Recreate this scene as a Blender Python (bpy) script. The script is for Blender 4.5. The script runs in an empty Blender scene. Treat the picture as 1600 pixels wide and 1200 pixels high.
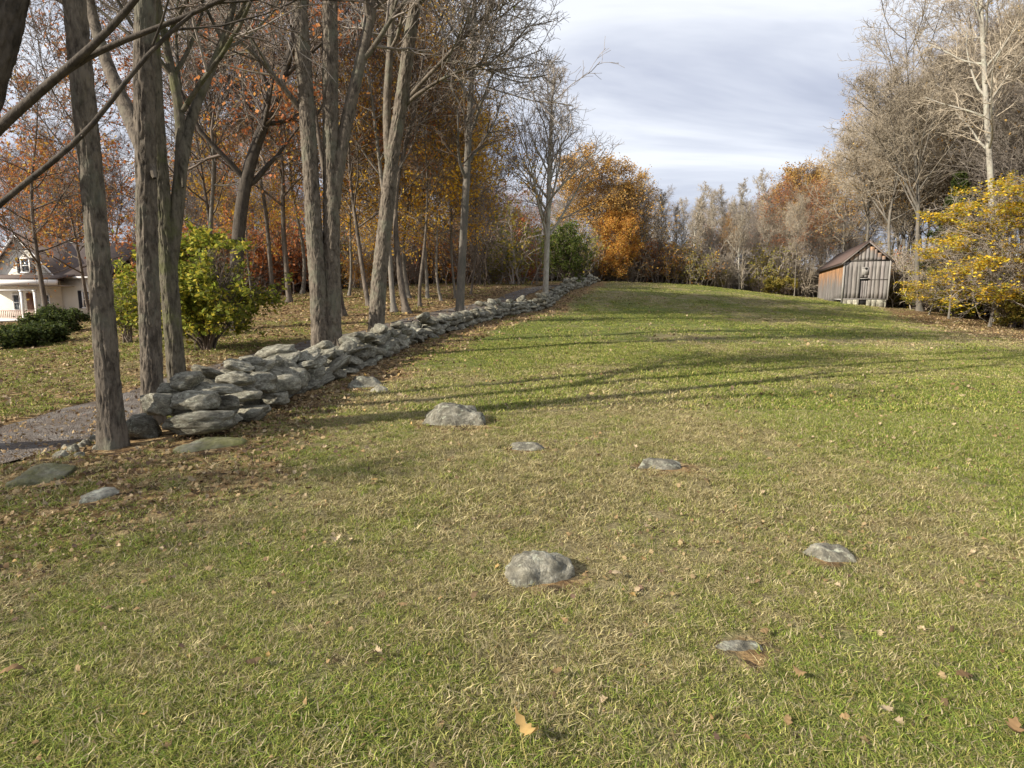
import bpy, math, random
import numpy as np
from mathutils import Vector, Euler

# ------------------------------------------------------------------ camera, sky, sun, exposure
S = bpy.context.scene
R = math.radians
EYE = 1.6
PITCH = R(8.3)
FPX = 920.0
cam_d = bpy.data.cameras.new("camera")
cam_d.sensor_width = 36.0
cam_d.lens = 36.0 * FPX / 1600.0
cam_d.clip_end = 3000
cam = bpy.data.objects.new("camera", cam_d)
S.collection.objects.link(cam)
cam.location = (0, 0, EYE)
cam.rotation_euler = (math.pi / 2 - PITCH, 0, 0)
S.camera = cam

SUN_AZ = (-1.0, -0.5)
SUN_EL = R(28)
_l = math.hypot(*SUN_AZ)
sun_dir = Vector((SUN_AZ[0] / _l * math.cos(SUN_EL), SUN_AZ[1] / _l * math.cos(SUN_EL), math.sin(SUN_EL)))
sd = bpy.data.lights.new("sun", 'SUN')
sd.energy = 5.0
sd.angle = R(0.55)
sd.color = (1.0, 0.92, 0.80)
sun = bpy.data.objects.new("sun", sd)
sun.rotation_euler = (-sun_dir).to_track_quat('-Z', 'Y').to_euler()
S.collection.objects.link(sun)

W = bpy.data.worlds.new("World")
S.world = W
W.use_nodes = True
nt = W.node_tree
nt.nodes.clear()


def nd(nt, typ, ins=None, **props):
    n = nt.nodes.new(typ)
    for k, v in props.items():
        setattr(n, k, v)
    for k, v in (ins or {}).items():
        s = n.inputs[k]
        if hasattr(v, 'is_linked'):
            nt.links.new(v, s)
        else:
            s.default_value = v
    return n


def ramp(nt, fac, stops, interp='LINEAR'):
    n = nt.nodes.new('ShaderNodeValToRGB')
    n.color_ramp.interpolation = interp
    e = n.color_ramp.elements
    while len(e) < len(stops):
        e.new(0.5)
    for i, (p, c) in enumerate(stops):
        e[i].position = p
        e[i].color = (*c, 1) if len(c) == 3 else c
    nt.links.new(fac, n.inputs[0])
    return n.outputs[0]


def mixc(nt, fac, a, b, blend='MIX'):
    n = nt.nodes.new('ShaderNodeMix')
    n.data_type = 'RGBA'
    n.blend_type = blend
    for idx, v in ((0, fac), (6, a), (7, b)):
        s = n.inputs[idx]
        if hasattr(v, 'is_linked'):
            nt.links.new(v, s)
        else:
            s.default_value = v if not isinstance(v, tuple) else ((*v, 1) if len(v) == 3 else v)
    return n.outputs[2]


def math_n(nt, op, a, b=None, c=None, clamp=False):
    n = nt.nodes.new('ShaderNodeMath')
    n.operation = op
    n.use_clamp = clamp
    for i, v in enumerate((a, b, c)):
        if v is None:
            continue
        if hasattr(v, 'is_linked'):
            nt.links.new(v, n.inputs[i])
        else:
            n.inputs[i].default_value = v
    return n.outputs[0]


tc = nd(nt, 'ShaderNodeTexCoord')
sep = nd(nt, 'ShaderNodeSeparateXYZ', {0: tc.outputs['Generated']})
zz = math_n(nt, 'ADD', math_n(nt, 'MAXIMUM', sep.outputs[2], 0.0), 0.16)
cx = math_n(nt, 'DIVIDE', sep.outputs[0], zz)
cy = math_n(nt, 'DIVIDE', sep.outputs[1], zz)
comb = nd(nt, 'ShaderNodeCombineXYZ', {0: cx, 1: cy, 2: 0.0})
rot = nd(nt, 'ShaderNodeMapping', {'Vector': comb.outputs[0], 'Rotation': (0, 0, R(-28)), 'Scale': (0.6, 1.0, 1.0), 'Location': (1.3, 0.35, 0)})
n1 = nd(nt, 'ShaderNodeTexNoise', {'Vector': rot.outputs[0], 'Scale': 1.0, 'Detail': 6.0, 'Roughness': 0.56, 'Distortion': 0.45})
n2 = nd(nt, 'ShaderNodeTexNoise', {'Vector': comb.outputs[0], 'Scale': 0.55, 'Detail': 3.0, 'Roughness': 0.5})
cf = math_n(nt, 'ADD', math_n(nt, 'MULTIPLY', n1.outputs[0], 0.65), math_n(nt, 'MULTIPLY', n2.outputs[0], 0.35))
cloud = ramp(nt, cf, [(0.40, (2.7, 2.95, 3.7)), (0.47, (3.7, 3.95, 4.75)), (0.53, (4.9, 5.15, 5.8)), (0.59, (6.2, 6.4, 6.85))])
sky = nd(nt, 'ShaderNodeTexSky', sky_type='NISHITA', sun_disc=False, sun_elevation=SUN_EL,
         sun_rotation=math.atan2(SUN_AZ[0], SUN_AZ[1]))
skc = mixc(nt, 0.92, sky.outputs[0], cloud)
bg = nd(nt, 'ShaderNodeBackground', {'Color': skc, 'Strength': 0.1})
wo = nd(nt, 'ShaderNodeOutputWorld', {'Surface': bg.outputs[0]})

S.view_settings.view_transform = 'Standard'
S.view_settings.look = 'None'
S.view_settings.gamma = 1.0
S.view_settings.use_curve_mapping = False
S.view_settings.exposure = 0.72
S.render.engine = 'CYCLES'
S.cycles.max_bounces = 6
S.cycles.diffuse_bounces = 3
S.cycles.transmission_bounces = 3
S.cycles.use_denoising = True

# ------------------------------------------------------------------ small helpers
CP, SP = math.cos(PITCH), math.sin(PITCH)


def ray(px, py):
    """direction through a pixel of the 1600 x 1200 photograph"""
    u = (px - 800.0) / FPX
    v = (600.0 - py) / FPX
    return np.array([u, CP + v * SP, -SP + v * CP])


def at(px, py, Y):
    d = ray(px, py)
    return np.array([0, 0, EYE]) + d * (Y / d[1])


def vnoise(P, seed=0):
    P = np.asarray(P, dtype=np.float64)
    i = np.floor(P).astype(np.int64)
    f = P - i
    u = f * f * (3 - 2 * f)

    def h(a, b, c):
        n = (a * 374761393 + b * 668265263 + c * 1274126177 + seed * 974634777) & 0xffffffff
        n = ((n ^ (n >> 13)) * 1274126177) & 0xffffffff
        n = (n ^ (n >> 16))
        n = (n * 2246822519) & 0xffffffff
        n = n ^ (n >> 15)
        return n.astype(np.float64) / 2147483648.0 - 1.0
    x, y, z = i[..., 0], i[..., 1], i[..., 2]
    ux, uy, uz = u[..., 0], u[..., 1], u[..., 2]
    l = lambda a, b, t: a + (b - a) * t
    return l(l(l(h(x, y, z), h(x + 1, y, z), ux), l(h(x, y + 1, z), h(x + 1, y + 1, z), ux), uy),
             l(l(h(x, y, z + 1), h(x + 1, y, z + 1), ux), l(h(x, y + 1, z + 1), h(x + 1, y + 1, z + 1), ux), uy), uz)


def n2d(x, y, sc, seed=0):
    return vnoise(np.stack([np.asarray(x) * sc, np.asarray(y) * sc, np.zeros_like(np.asarray(x, dtype=float)) + 0.37], -1), seed)


class Geo:
    """collects triangles and quads of ONE mesh"""

    def __init__(self):
        self.V, self.Q, self.T, self.C, self.qm, self.tm = [], [], [], [], [], []
        self.n = 0

    def add(self, V, Q=None, T=None, col=None, mi=0):
        V = np.asarray(V, dtype=np.float32).reshape(-1, 3)
        self.V.append(V)
        if col is None:
            col = np.ones((len(V), 3), dtype=np.float32)
        col = np.asarray(col, dtype=np.float32)
        if col.ndim == 1:
            col = np.tile(col, (len(V), 1))
        self.C.append(col)
        if Q is not None and len(Q):
            self.Q.append(np.asarray(Q, dtype=np.int32) + self.n)
            self.qm.append(np.full(len(Q), mi, dtype=np.int32))
        if T is not None and len(T):
            self.T.append(np.asarray(T, dtype=np.int32) + self.n)
            self.tm.append(np.full(len(T), mi, dtype=np.int32))
        self.n += len(V)

    def tubes(self, P, Rd, k=3, mi=0, col=None, cap=False):
        P = np.asarray(P, dtype=np.float64)
        Rd = np.asarray(Rd, dtype=np.float64)
        if P.ndim == 2:
            P, Rd = P[None], Rd[None]
        M, N, _ = P.shape
        if M == 0:
            return
        t = np.gradient(P, axis=1)
        t /= np.linalg.norm(t, axis=2, keepdims=True) + 1e-9
        main = P[:, -1] - P[:, 0]
        ref = np.eye(3)[np.argmin(np.abs(main), axis=1)][:, None, :]
        u = np.cross(t, np.broadcast_to(ref, t.shape))
        u /= np.linalg.norm(u, axis=2, keepdims=True) + 1e-9
        w = np.cross(t, u)
        a = np.arange(k) * 2 * math.pi / k
        ring = P[:, :, None, :] + Rd[:, :, None, None] * (np.cos(a)[None, None, :, None] * u[:, :, None, :] + np.sin(a)[None, None, :, None] * w[:, :, None, :])
        V = ring.reshape(-1, 3)
        m, n, j = np.meshgrid(np.arange(M), np.arange(N - 1), np.arange(k), indexing='ij')
        b = (m * N + n) * k
        j2 = (j + 1) % k
        Q = np.stack([b + j, b + j2, b + k + j2, b + k + j], -1).reshape(-1, 4)
        c = None
        if col is not None:
            c = np.repeat(np.asarray(col, dtype=np.float32).reshape(M, 3), N * k, axis=0) if np.ndim(col) == 2 else col
        self.add(V, Q, None, c, mi)

    def box(self, c, s, rz=0.0, mi=0, col=None):
        c = np.asarray(c, float)
        h = np.asarray(s, float) / 2
        v = np.array([[x, y, z] for z in (-1, 1) for y in (-1, 1) for x in (-1, 1)]) * h
        cr, sr = math.cos(rz), math.sin(rz)
        v = np.stack([v[:, 0] * cr - v[:, 1] * sr, v[:, 0] * sr + v[:, 1] * cr, v[:, 2]], -1) + c
        self.add(v, [[0, 2, 3, 1], [4, 5, 7, 6], [0, 1, 5, 4], [2, 6, 7, 3], [0, 4, 6, 2], [1, 3, 7, 5]], None, col, mi)

    def prism(self, poly, y0, y1, mi=0, col=None):
        """polygon in XZ, extruded in Y"""
        n = len(poly)
        v = np.array([[p[0], y0, p[1]] for p in poly] + [[p[0], y1, p[1]] for p in poly])
        Q = [[i, (i + 1) % n, n + (i + 1) % n, n + i] for i in range(n)]
        T = [[0, i + 1, i] for i in range(1, n - 1)] + [[n, n + i, n + i + 1] for i in range(1, n - 1)]
        self.add(v, Q, T, col, mi)

    def mesh(self, name, mats, smooth=False):
        V = np.concatenate(self.V) if self.V else np.zeros((0, 3), np.float32)
        C = np.concatenate(self.C) if self.C else np.zeros((0, 3), np.float32)
        Q = np.concatenate(self.Q) if self.Q else np.zeros((0, 4), np.int32)
        T = np.concatenate(self.T) if self.T else np.zeros((0, 3), np.int32)
        me = bpy.data.meshes.new(name)
        me.vertices.add(len(V))
        me.vertices.foreach_set("co", V.ravel())
        loops = np.concatenate([Q.ravel(), T.ravel()]).astype(np.int32)
        me.loops.add(len(loops))
        me.loops.foreach_set("vertex_index", loops)
        ls = np.concatenate([np.arange(len(Q)) * 4, len(Q) * 4 + np.arange(len(T)) * 3]).astype(np.int32)
        me.polygons.add(len(Q) + len(T))
        me.polygons.foreach_set("loop_start", ls)
        mi = np.concatenate(self.qm + self.tm) if (self.qm or self.tm) else np.zeros(0, np.int32)
        me.polygons.foreach_set("material_index", mi)
        if smooth:
            me.polygons.foreach_set("use_smooth", np.ones(len(Q) + len(T), dtype=bool))
        me.update(calc_edges=True)
        at_ = me.attributes.new("Col", 'FLOAT_COLOR', 'POINT')
        at_.data.foreach_set("color", np.concatenate([C, np.ones((len(C), 1), np.float32)], 1).astype(np.float32).ravel())
        for m in (mats if isinstance(mats, (list, tuple)) else [mats]):
            me.materials.append(m)
        return me


def link(name, data, parent=None, loc=None):
    o = bpy.data.objects.new(name, data)
    S.collection.objects.link(o)
    if parent is not None:
        o.parent = parent
    if loc is not None:
        o.location = tuple(loc)
    return o


def tag(o, label=None, cat=None, group=None, kind=None):
    if label:
        o['label'] = label
    if cat:
        o['category'] = cat
    if group:
        o['group'] = group
    if kind:
        o['kind'] = kind
    return o


def thing(name, loc, label, cat, group=None):
    return tag(link(name, None, None, loc), label, cat, group)


# ------------------------------------------------------------------ terrain
_ctl = []


def _c(px, py, Y):
    p = at(px, py, Y)
    _ctl.append(tuple(p))


for x in (-12, -6, 0, 6, 14):
    for y in (-25, -8, 0, 4):
        _ctl.append((x, y, 0.0))
for a in [(800, 690, 6.35), (1300, 690, 6.35), (245, 690, 6.4), (480, 615, 10.0), (580, 573, 13.4), (660, 533, 18), (760, 502, 25), (860, 481, 34), (920, 446, 52),
          (930, 440, 58), (1020, 443, 60), (1100, 447, 62), (1250, 466, 58), (1340, 476, 50), (1480, 496, 42), (1600, 515, 38),
          (800, 560, 14.3), (1000, 500, 27), (1400, 520, 27), (1200, 500, 31), (1000, 461, 42), (1600, 600, 10.9), (1250, 560, 14.8),
          (345, 545, 15.5), (455, 472, 31), (640, 470, 31), (840, 459, 38), (60, 560, 15.5), (60, 518, 28), (60, 499, 46)]:
    _c(*a)
_ctl += [(-9, 5, -0.12), (-6, 7, -0.08), (-60, 20, -0.6), (-60, 60, 0.4), (-20, 60, 2.4), (0, 75, 3.2), (20, 75, 2.9), (40, 75, 1.6), (55, 55, 0.3), (55, 20, -0.6), (60, 90, 1.2),
         (0, 110, 3.0), (-60, 110, 1.5), (-30, -30, -.2), (40, -20, -0.2), (-30, 10, -0.3)]
_ctl = np.array(_ctl)


def _phi(r2):
    return 0.5 * r2 * np.log(r2 + 1e-6)


_n = len(_ctl)
_A = np.zeros((_n + 3, _n + 3))
_d2 = ((_ctl[:, None, :2] - _ctl[None, :, :2]) ** 2).sum(-1)
_A[:_n, :_n] = _phi(_d2) + np.eye(_n) * 0.8
_A[:_n, _n] = 1
_A[:_n, _n + 1:] = _ctl[:, :2]
_A[_n, :_n] = 1
_A[_n + 1:, :_n] = _ctl[:, :2].T
_w = np.linalg.solve(_A, np.concatenate([_ctl[:, 2], np.zeros(3)]))


def terrain(x, y):
    x = np.asarray(x, float)
    y = np.asarray(y, float)
    sh = x.shape
    xf, yf = x.ravel(), y.ravel()
    cxx = np.clip(xf, -65, 65)
    cyy = np.clip(yf, -32, 112)
    out = np.empty(len(xf))
    for i in range(0, len(xf), 20000):
        s = slice(i, i + 20000)
        d2 = (cxx[s, None] - _ctl[None, :, 0]) ** 2 + (cyy[s, None] - _ctl[None, :, 1]) ** 2
        out[s] = _phi(d2) @ _w[:_n] + _w[_n] + _w[_n + 1] * cxx[s] + _w[_n + 2] * cyy[s]
    fade = np.exp(-((xf - cxx) ** 2 + (yf - cyy) ** 2) / 120 ** 2)
    out = out * fade
    out += 0.02 * n2d(xf, yf, 0.9, 3) + 0.035 * n2d(xf, yf, 0.33, 4)
    return out.reshape(sh)


def tz(x, y):
    return float(terrain(np.array([x]), np.array([y]))[0])


def ground_hit(px, py):
    d = ray(px, py)
    t = np.linspace(1.0, 120.0, 3000) if d[2] < 0.05 else None
    X, Y, Z = d[0] * t, d[1] * t, EYE + d[2] * t
    g = terrain(X, Y)
    k = np.argmax(Z < g)
    if not (Z[k] < g[k]):
        return None
    return np.array([X[k], Y[k], g[k]])


# wall foot on the field side, from near end to far end
WALL_FOOT = np.array([at(262, 686, 6.45)[:2], at(400, 640, 8.3)[:2], at(480, 613, 10.0)[:2], at(580, 572, 13.4)[:2], at(660, 533, 18)[:2], at(760, 502, 25)[:2], at(860, 481, 34)[:2],
                      at(905, 456, 45)[:2], at(925, 444, 54)[:2], at(938, 436, 60)[:2]])
ROAD = np.array([(-6.3, -14), (-6.0, 0), (-5.9, 7), (-6.0, 12), (-5.4, 18), (-3.9, 25), (-0.9, 34), (1.2, 40), (3.0, 47), (6.5, 58), (10, 72)])


def dense(poly, step=0.25):
    d = np.r_[0, np.cumsum(np.linalg.norm(np.diff(poly, axis=0), axis=1))]
    s = np.arange(0, d[-1], step)
    # catmull-rom-like smoothing by repeated averaging
    q = np.stack([np.interp(s, d, poly[:, i]) for i in range(2)], -1)
    for _ in range(40):
        q[1:-1] = (q[:-2] + 2 * q[1:-1] + q[2:]) / 4
    return q


WALLD = dense(WALL_FOOT)
ROADD = dense(ROAD)


def pdist(x, y, poly):
    x = np.asarray(x, float).ravel()
    y = np.asarray(y, float).ravel()
    out = np.empty(len(x))
    side = np.empty(len(x))
    tg = np.gradient(poly, axis=0)
    for i in range(0, len(x), 20000):
        s = slice(i, i + 20000)
        dx = x[s, None] - poly[None, :, 0]
        dy = y[s, None] - poly[None, :, 1]
        d2 = dx * dx + dy * dy
        k = np.argmin(d2, 1)
        r = np.arange(len(k))
        out[s] = np.sqrt(d2[r, k])
        side[s] = np.sign(tg[k, 0] * dy[r, k] - tg[k, 1] * dx[r, k])
    return out, side          # side > 0: to the left of the line


def sstep(a, b, x):
    t = np.clip((x - a) / (b - a), 0, 1)
    return t * t * (3 - 2 * t)


ROAD_HALF = 0.98


def pxof(x, y):
    return 800 + FPX * np.asarray(x) / (np.asarray(y) * CP + 0.25)


def edge_y(px):
    """distance at which the woods begin, right of the wall, per bearing"""
    return np.interp(px, [900, 940, 1020, 1100, 1250, 1330, 1400, 1480, 1600, 1750, 2000], [60, 61, 62, 64, 66, 74, 54, 46, 39, 33, 26])


# bare earth shows round the bedded rocks (middle of foot, width in the photograph, depth in metres)
EARTH = []
for _px, _py, _ww, _dd in ((707, 664, 122, 0.4), (850, 912, 116, 0.17), (1305, 880, 86, 0.12), (1042, 736, 104, 0.17), (826, 703, 60, 0.18), (1162, 1022, 92, 0.11)):
    _p = ground_hit(_px, _py)
    EARTH.append((_p[0], _p[1] + _dd * 0.6, _ww * _p[1] / FPX / 2, _dd))


def masks(x, y, earth=True):
    """leaf litter cover and dryness of the grass, per ground point"""
    x = np.asarray(x, float).ravel()
    y = np.asarray(y, float).ravel()
    dw, sw = pdist(x, y, WALLD)
    dr, sr = pdist(x, y, ROADD)
    nz = n2d(x, y, 0.8, 11) * 0.6 + n2d(x, y, 2.3, 12) * 0.4
    left = (sw > 0)
    lit = np.zeros(len(x))
    # a leafy strip along the foot of the wall
    lit = np.maximum(lit, 1.0 * sstep(2.3, 0.4, dw + nz * 1.0))
    # ground left of the camera, this side of the wall end
    nearleft = sstep(-1.3, -3.2, x - 0.1 * (y - 4) + nz * 0.9) * sstep(2.2, 3.6, y + nz) * (y < 8)
    lit = np.maximum(lit, 0.8 * nearleft)
    # beyond the lane: leaves over lawn, then the floor of the wood
    lawn = (left & (x < -5.0)).astype(float)
    lit = np.maximum(lit, lawn * (0.66 + 0.4 * nz))
    wood = left * sstep(14, 26, y + nz * 5)
    lit = np.maximum(lit, wood * (0.82 + 0.25 * nz))
    ys = np.maximum(y, 1.0)
    px = pxof(x, ys)
    ed = edge_y(px)
    kk = np.clip((px - 1280) / 120, 0, 1)
    r_in = (~left) * sstep(-0.4 - 24 * kk, 0.6 - 9 * kk, (ys - ed) + nz * (0.3 + 2.2 * kk))
    lit = np.maximum(lit, (px > 880) * r_in * 0.9)
    lit = np.maximum(lit, 0.35 * sstep(0.1, 1.2, 0.33 + nz) * (y > 3))
    for (rx, ry, rw, rdp) in (EARTH if earth else ()):
        q = np.hypot((x - rx - 0.02) / rw, (y - ry + rdp * 0.45) / rdp)
        lit = np.maximum(lit, 0.9 * sstep(1.8, 1.1, q + nz * 0.5) * 0.8)
    road = sstep(ROAD_HALF + 0.35, ROAD_HALF - 0.05, dr + nz * 0.2)
    dry = 0.44 + 0.46 * n2d(x, y, 0.16, 21) + 0.33 * n2d(x, y, 0.5, 22) + 0.25 * n2d(x, y, 1.4, 23) + 0.22 * n2d(x, y, 4.2, 24)
    dry += 0.35 * sstep(1250, 1600, px) * sstep(12, 30, y) + 0.19 * sstep(11, 4, y)
    return np.clip(lit, 0, 1), np.clip(dry, 0, 1), road


# ------------------------------------------------------------------ materials
def new_mat(name):
    m = bpy.data.materials.new(name)
    m.use_nodes = True
    t = m.node_tree
    b = t.nodes['Principled BSDF']
    b.inputs['Roughness'].default_value = 0.85
    b.inputs['Specular IOR Level'].default_value = 0.2
    return m, t, b


def coords(t, scale=(1, 1, 1), kind='Object'):
    c = nd(t, 'ShaderNodeTexCoord')
    return nd(t, 'ShaderNodeMapping', {'Vector': c.outputs[kind], 'Scale': scale}).outputs[0]


def noise(t, vec, sc, det=4.0, rough=0.55, dist=0.0):
    return nd(t, 'ShaderNodeTexNoise', {'Vector': vec, 'Scale': sc, 'Detail': det, 'Roughness': rough, 'Distortion': dist}).outputs[0]


def bump(t, b, h, strength=0.5, dist=0.02):
    n = nd(t, 'ShaderNodeBump', {'Strength': strength, 'Distance': dist, 'Height': h})
    t.links.new(n.outputs[0], b.inputs['Normal'])


def bark_mat(name, light, dark, sc=9.0, lichen=None, strength=0.9):
    m, t, b = new_mat(name)
    v = coords(t, (1, 1, 0.38))
    a = noise(t, v, sc, 6, 0.62, 0.6)
    a2 = noise(t, coords(t, (1, 1, 0.5)), sc * 3.2, 4, 0.6)
    f = math_n(t, 'ADD', math_n(t, 'MULTIPLY', a, 0.72), math_n(t, 'MULTIPLY', a2, 0.28))
    col = ramp(t, f, [(0.36, dark), (0.47, tuple(0.55 * l + 0.45 * d for l, d in zip(light, dark))), (0.56, light), (0.7, tuple(min(1, l * 1.25) for l in light))])
    if lichen:
        l = noise(t, coords(t), 1.7, 5, 0.65)
        col = mixc(t, ramp(t, l, [(0.5, (0, 0, 0)), (0.62, (0.75, 0.75, 0.75))]), col, lichen)
    oi = nd(t, 'ShaderNodeObjectInfo')
    hv = nd(t, 'ShaderNodeHueSaturation', {'Color': col, 'Value': math_n(t, 'ADD', math_n(t, 'MULTIPLY', oi.outputs['Random'], 0.35), 0.82)})
    t.links.new(hv.outputs[0], b.inputs['Base Color'])
    bump(t, b, f, strength, 0.03)
    return m


def attr_mat(name, rough=0.8, transl=0.0, spec=0.2, vary=0.25):
    m, t, b = new_mat(name)
    a = nd(t, 'ShaderNodeAttribute', attribute_name='Col')
    oi = nd(t, 'ShaderNodeObjectInfo')
    hv = nd(t, 'ShaderNodeHueSaturation', {'Color': a.outputs['Color'], 'Value': math_n(t, 'ADD', math_n(t, 'MULTIPLY', oi.outputs['Random'], vary), 1 - vary / 2)})
    t.links.new(hv.outputs[0], b.inputs['Base Color'])
    b.inputs['Roughness'].default_value = rough
    b.inputs['Specular IOR Level'].default_value = spec
    if transl:
        tr = nd(t, 'ShaderNodeBsdfTranslucent', {'Color': hv.outputs[0]})
        mx = nd(t, 'ShaderNodeMixShader', {0: transl, 1: b.outputs[0], 2: tr.outputs[0]})
        t.links.new(mx.outputs[0], t.nodes['Material Output'].inputs[0])
    return m


def rock_mat(name, tone=1.0, moss=0.0, sc=1.0):
    m, t, b = new_mat(name)
    v = coords(t)
    oi = nd(t, 'ShaderNodeObjectInfo')
    off = nd(t, 'ShaderNodeVectorMath', {0: v, 1: nd(t, 'ShaderNodeCombineXYZ', {0: math_n(t, 'MULTIPLY', oi.outputs['Random'], 31.0), 1: math_n(t, 'MULTIPLY', oi.outputs['Random'], 17.0)}).outputs[0]}, operation='ADD').outputs[0]
    a = noise(t, off, 2.2 * sc, 8, 0.68, 0.5)
    g = noise(t, off, 11 * sc, 5, 0.7)
    c1 = ramp(t, a, [(0.3, (0.055 * tone, 0.048 * tone, 0.036 * tone)), (0.45, (0.15 * tone, 0.138 * tone, 0.102 * tone)), (0.57, (0.25 * tone, 0.232 * tone, 0.178 * tone)), (0.7, (0.38 * tone, 0.365 * tone, 0.295 * tone))])
    c2 = mixc(t, ramp(t, g, [(0.42, (0.45, 0.45, 0.45)), (0.6, (0, 0, 0))]), c1, (0.05 * tone, 0.05 * tone, 0.043 * tone))
    lich = noise(t, off, 4.1 * sc, 6, 0.7, 0.3)
    c3 = mixc(t, ramp(t, lich, [(0.56, (0, 0, 0)), (0.63, (0.7, 0.7, 0.7))]), c2, (0.37 * tone, 0.38 * tone, 0.29 * tone))
    if moss:
        ms = noise(t, off, 1.6 * sc, 5, 0.7)
        c3 = mixc(t, ramp(t, ms, [(0.5 - moss * 0.15, (0, 0, 0)), (0.62, (0.9, 0.9, 0.9))]), c3, (0.13, 0.13, 0.04))
    hv = nd(t, 'ShaderNodeHueSaturation', {'Color': c3, 'Value': math_n(t, 'ADD', math_n(t, 'MULTIPLY', oi.outputs['Random'], 0.5), 0.75)})
    t.links.new(hv.outputs[0], b.inputs['Base Color'])
    bump(t, b, math_n(t, 'ADD', a, math_n(t, 'MULTIPLY', g, 0.5)), 0.85, 0.05)
    return m


def flat_mat(name, col, rough=0.7, var=0.15, sc=3.0, spec=0.3):
    m, t, b = new_mat(name)
    a = noise(t, coords(t), sc, 5, 0.6)
    c = mixc(t, a, tuple(x * (1 - var) for x in col), tuple(min(1, x * (1 + var)) for x in col))
    t.links.new(c, b.inputs['Base Color'])
    b.inputs['Roughness'].default_value = rough
    b.inputs['Specular IOR Level'].default_value = spec
    return m


M_BARK = bark_mat('grey_furrowed_bark', (0.165, 0.137, 0.105), (0.043, 0.034, 0.026), 13.0, (0.155, 0.152, 0.11))
M_BARKMOSS = bark_mat('mossy_bark', (0.125, 0.108, 0.078), (0.035, 0.03, 0.02), 11.0, (0.10, 0.105, 0.04))
M_BARKDARK = bark_mat('dark_bark', (0.17, 0.14, 0.11), (0.05, 0.042, 0.034), 6.0)
M_BARKPALE = bark_mat('pale_bark', (0.40, 0.37, 0.31), (0.20, 0.18, 0.145), 5.0, (0.42, 0.42, 0.34), 0.5)
M_BARKGREY = bark_mat('smooth_grey_bark', (0.19, 0.165, 0.135), (0.10, 0.10, 0.085), 5.0, None, 0.5)
M_TWIGTAN = bark_mat('tan_twig', (0.45, 0.385, 0.29), (0.23, 0.19, 0.145), 3.0, None, 0.2)
M_TWIGGREY = bark_mat('grey_twig', (0.34, 0.295, 0.25), (0.16, 0.135, 0.11), 3.0, None, 0.2)
M_TWIGDARK = bark_mat('dark_twig', (0.19, 0.15, 0.12), (0.08, 0.065, 0.05), 3.0, None, 0.2)
M_LEAF = attr_mat('tree_leaf', 0.7, 0.45, 0.25, 0.25)
M_GRASS = attr_mat('grass_blade', 0.75, 0.25, 0.2, 0.5)
M_DEADLEAF = attr_mat('fallen_leaf', 0.75, 0.12, 0.2, 0.5)
M_BARKSHADE = bark_mat('dark_and_shaded_bark', (0.085, 0.07, 0.055), (0.03, 0.025, 0.02), 8.0)  # dark bark; shade on the edge tree's limbs is put into its colour
M_ROCK = rock_mat('lichen_granite', 1.45, 0.0, 1.35)
M_ROCKFIELD = rock_mat('pale_field_granite', 1.2, 0.0, 3.0)
M_ROCKMOSS_SHADE = rock_mat('mossy_and_shaded_granite', 0.8, 1.0)


def ground_mat():
    m, t, b = new_mat('ground_soil_and_turf')
    lit = nd(t, 'ShaderNodeAttribute', attribute_name='litter').outputs['Fac']
    dry = nd(t, 'ShaderNodeAttribute', attribute_name='dry').outputs['Fac']
    v = coords(t)
    fine = noise(t, v, 38, 4, 0.7)
    mid = noise(t, v, 7, 5, 0.65)
    far = noise(t, v, 1.6, 5, 0.65)
    green = ramp(t, fine, [(0.3, (0.05, 0.068, 0.018)), (0.52, (0.135, 0.16, 0.042)), (0.75, (0.22, 0.235, 0.08))])
    tan = ramp(t, fine, [(0.3, (0.09, 0.068, 0.038)), (0.5, (0.24, 0.20, 0.105)), (0.75, (0.38, 0.33, 0.19))])
    f = math_n(t, 'ADD', dry, math_n(t, 'ADD', math_n(t, 'MULTIPLY', math_n(t, 'SUBTRACT', mid, 0.5), 1.3), math_n(t, 'MULTIPLY', math_n(t, 'SUBTRACT', far, 0.5), 1.0)))
    turf = mixc(t, ramp(t, f, [(0.3, (0, 0, 0)), (0.75, (1, 1, 1))]), green, tan)
    vor = nd(t, 'ShaderNodeTexVoronoi', {'Vector': v, 'Scale': 13.0, 'Randomness': 1.0})
    lc = nd(t, 'ShaderNodeSeparateColor', {0: vor.outputs['Color']})
    leaf = ramp(t, lc.outputs[0], [(0.0, (0.09, 0.06, 0.035)), (0.3, (0.20, 0.125, 0.06)), (0.55, (0.34, 0.225, 0.105)), (0.8, (0.46, 0.33, 0.17)), (1.0, (0.38, 0.19, 0.07))], 'CONSTANT')
    leaf = mixc(t, ramp(t, fine, [(0.35, (0.6, 0.6, 0.6)), (0.6, (0, 0, 0))]), leaf, (0.05, 0.036, 0.024))
    lf = math_n(t, 'ADD', lit, math_n(t, 'MULTIPLY', math_n(t, 'SUBTRACT', mid, 0.5), 0.9))
    col = mixc(t, ramp(t, lf, [(0.32, (0, 0, 0)), (0.72, (1, 1, 1))]), turf, leaf)
    t.links.new(col, b.inputs['Base Color'])
    b.inputs['Roughness'].default_value = 0.95
    b.inputs['Specular IOR Level'].default_value = 0.05
    bump(t, b, math_n(t, 'ADD', fine, mid), 0.7, 0.05)
    return m


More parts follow.
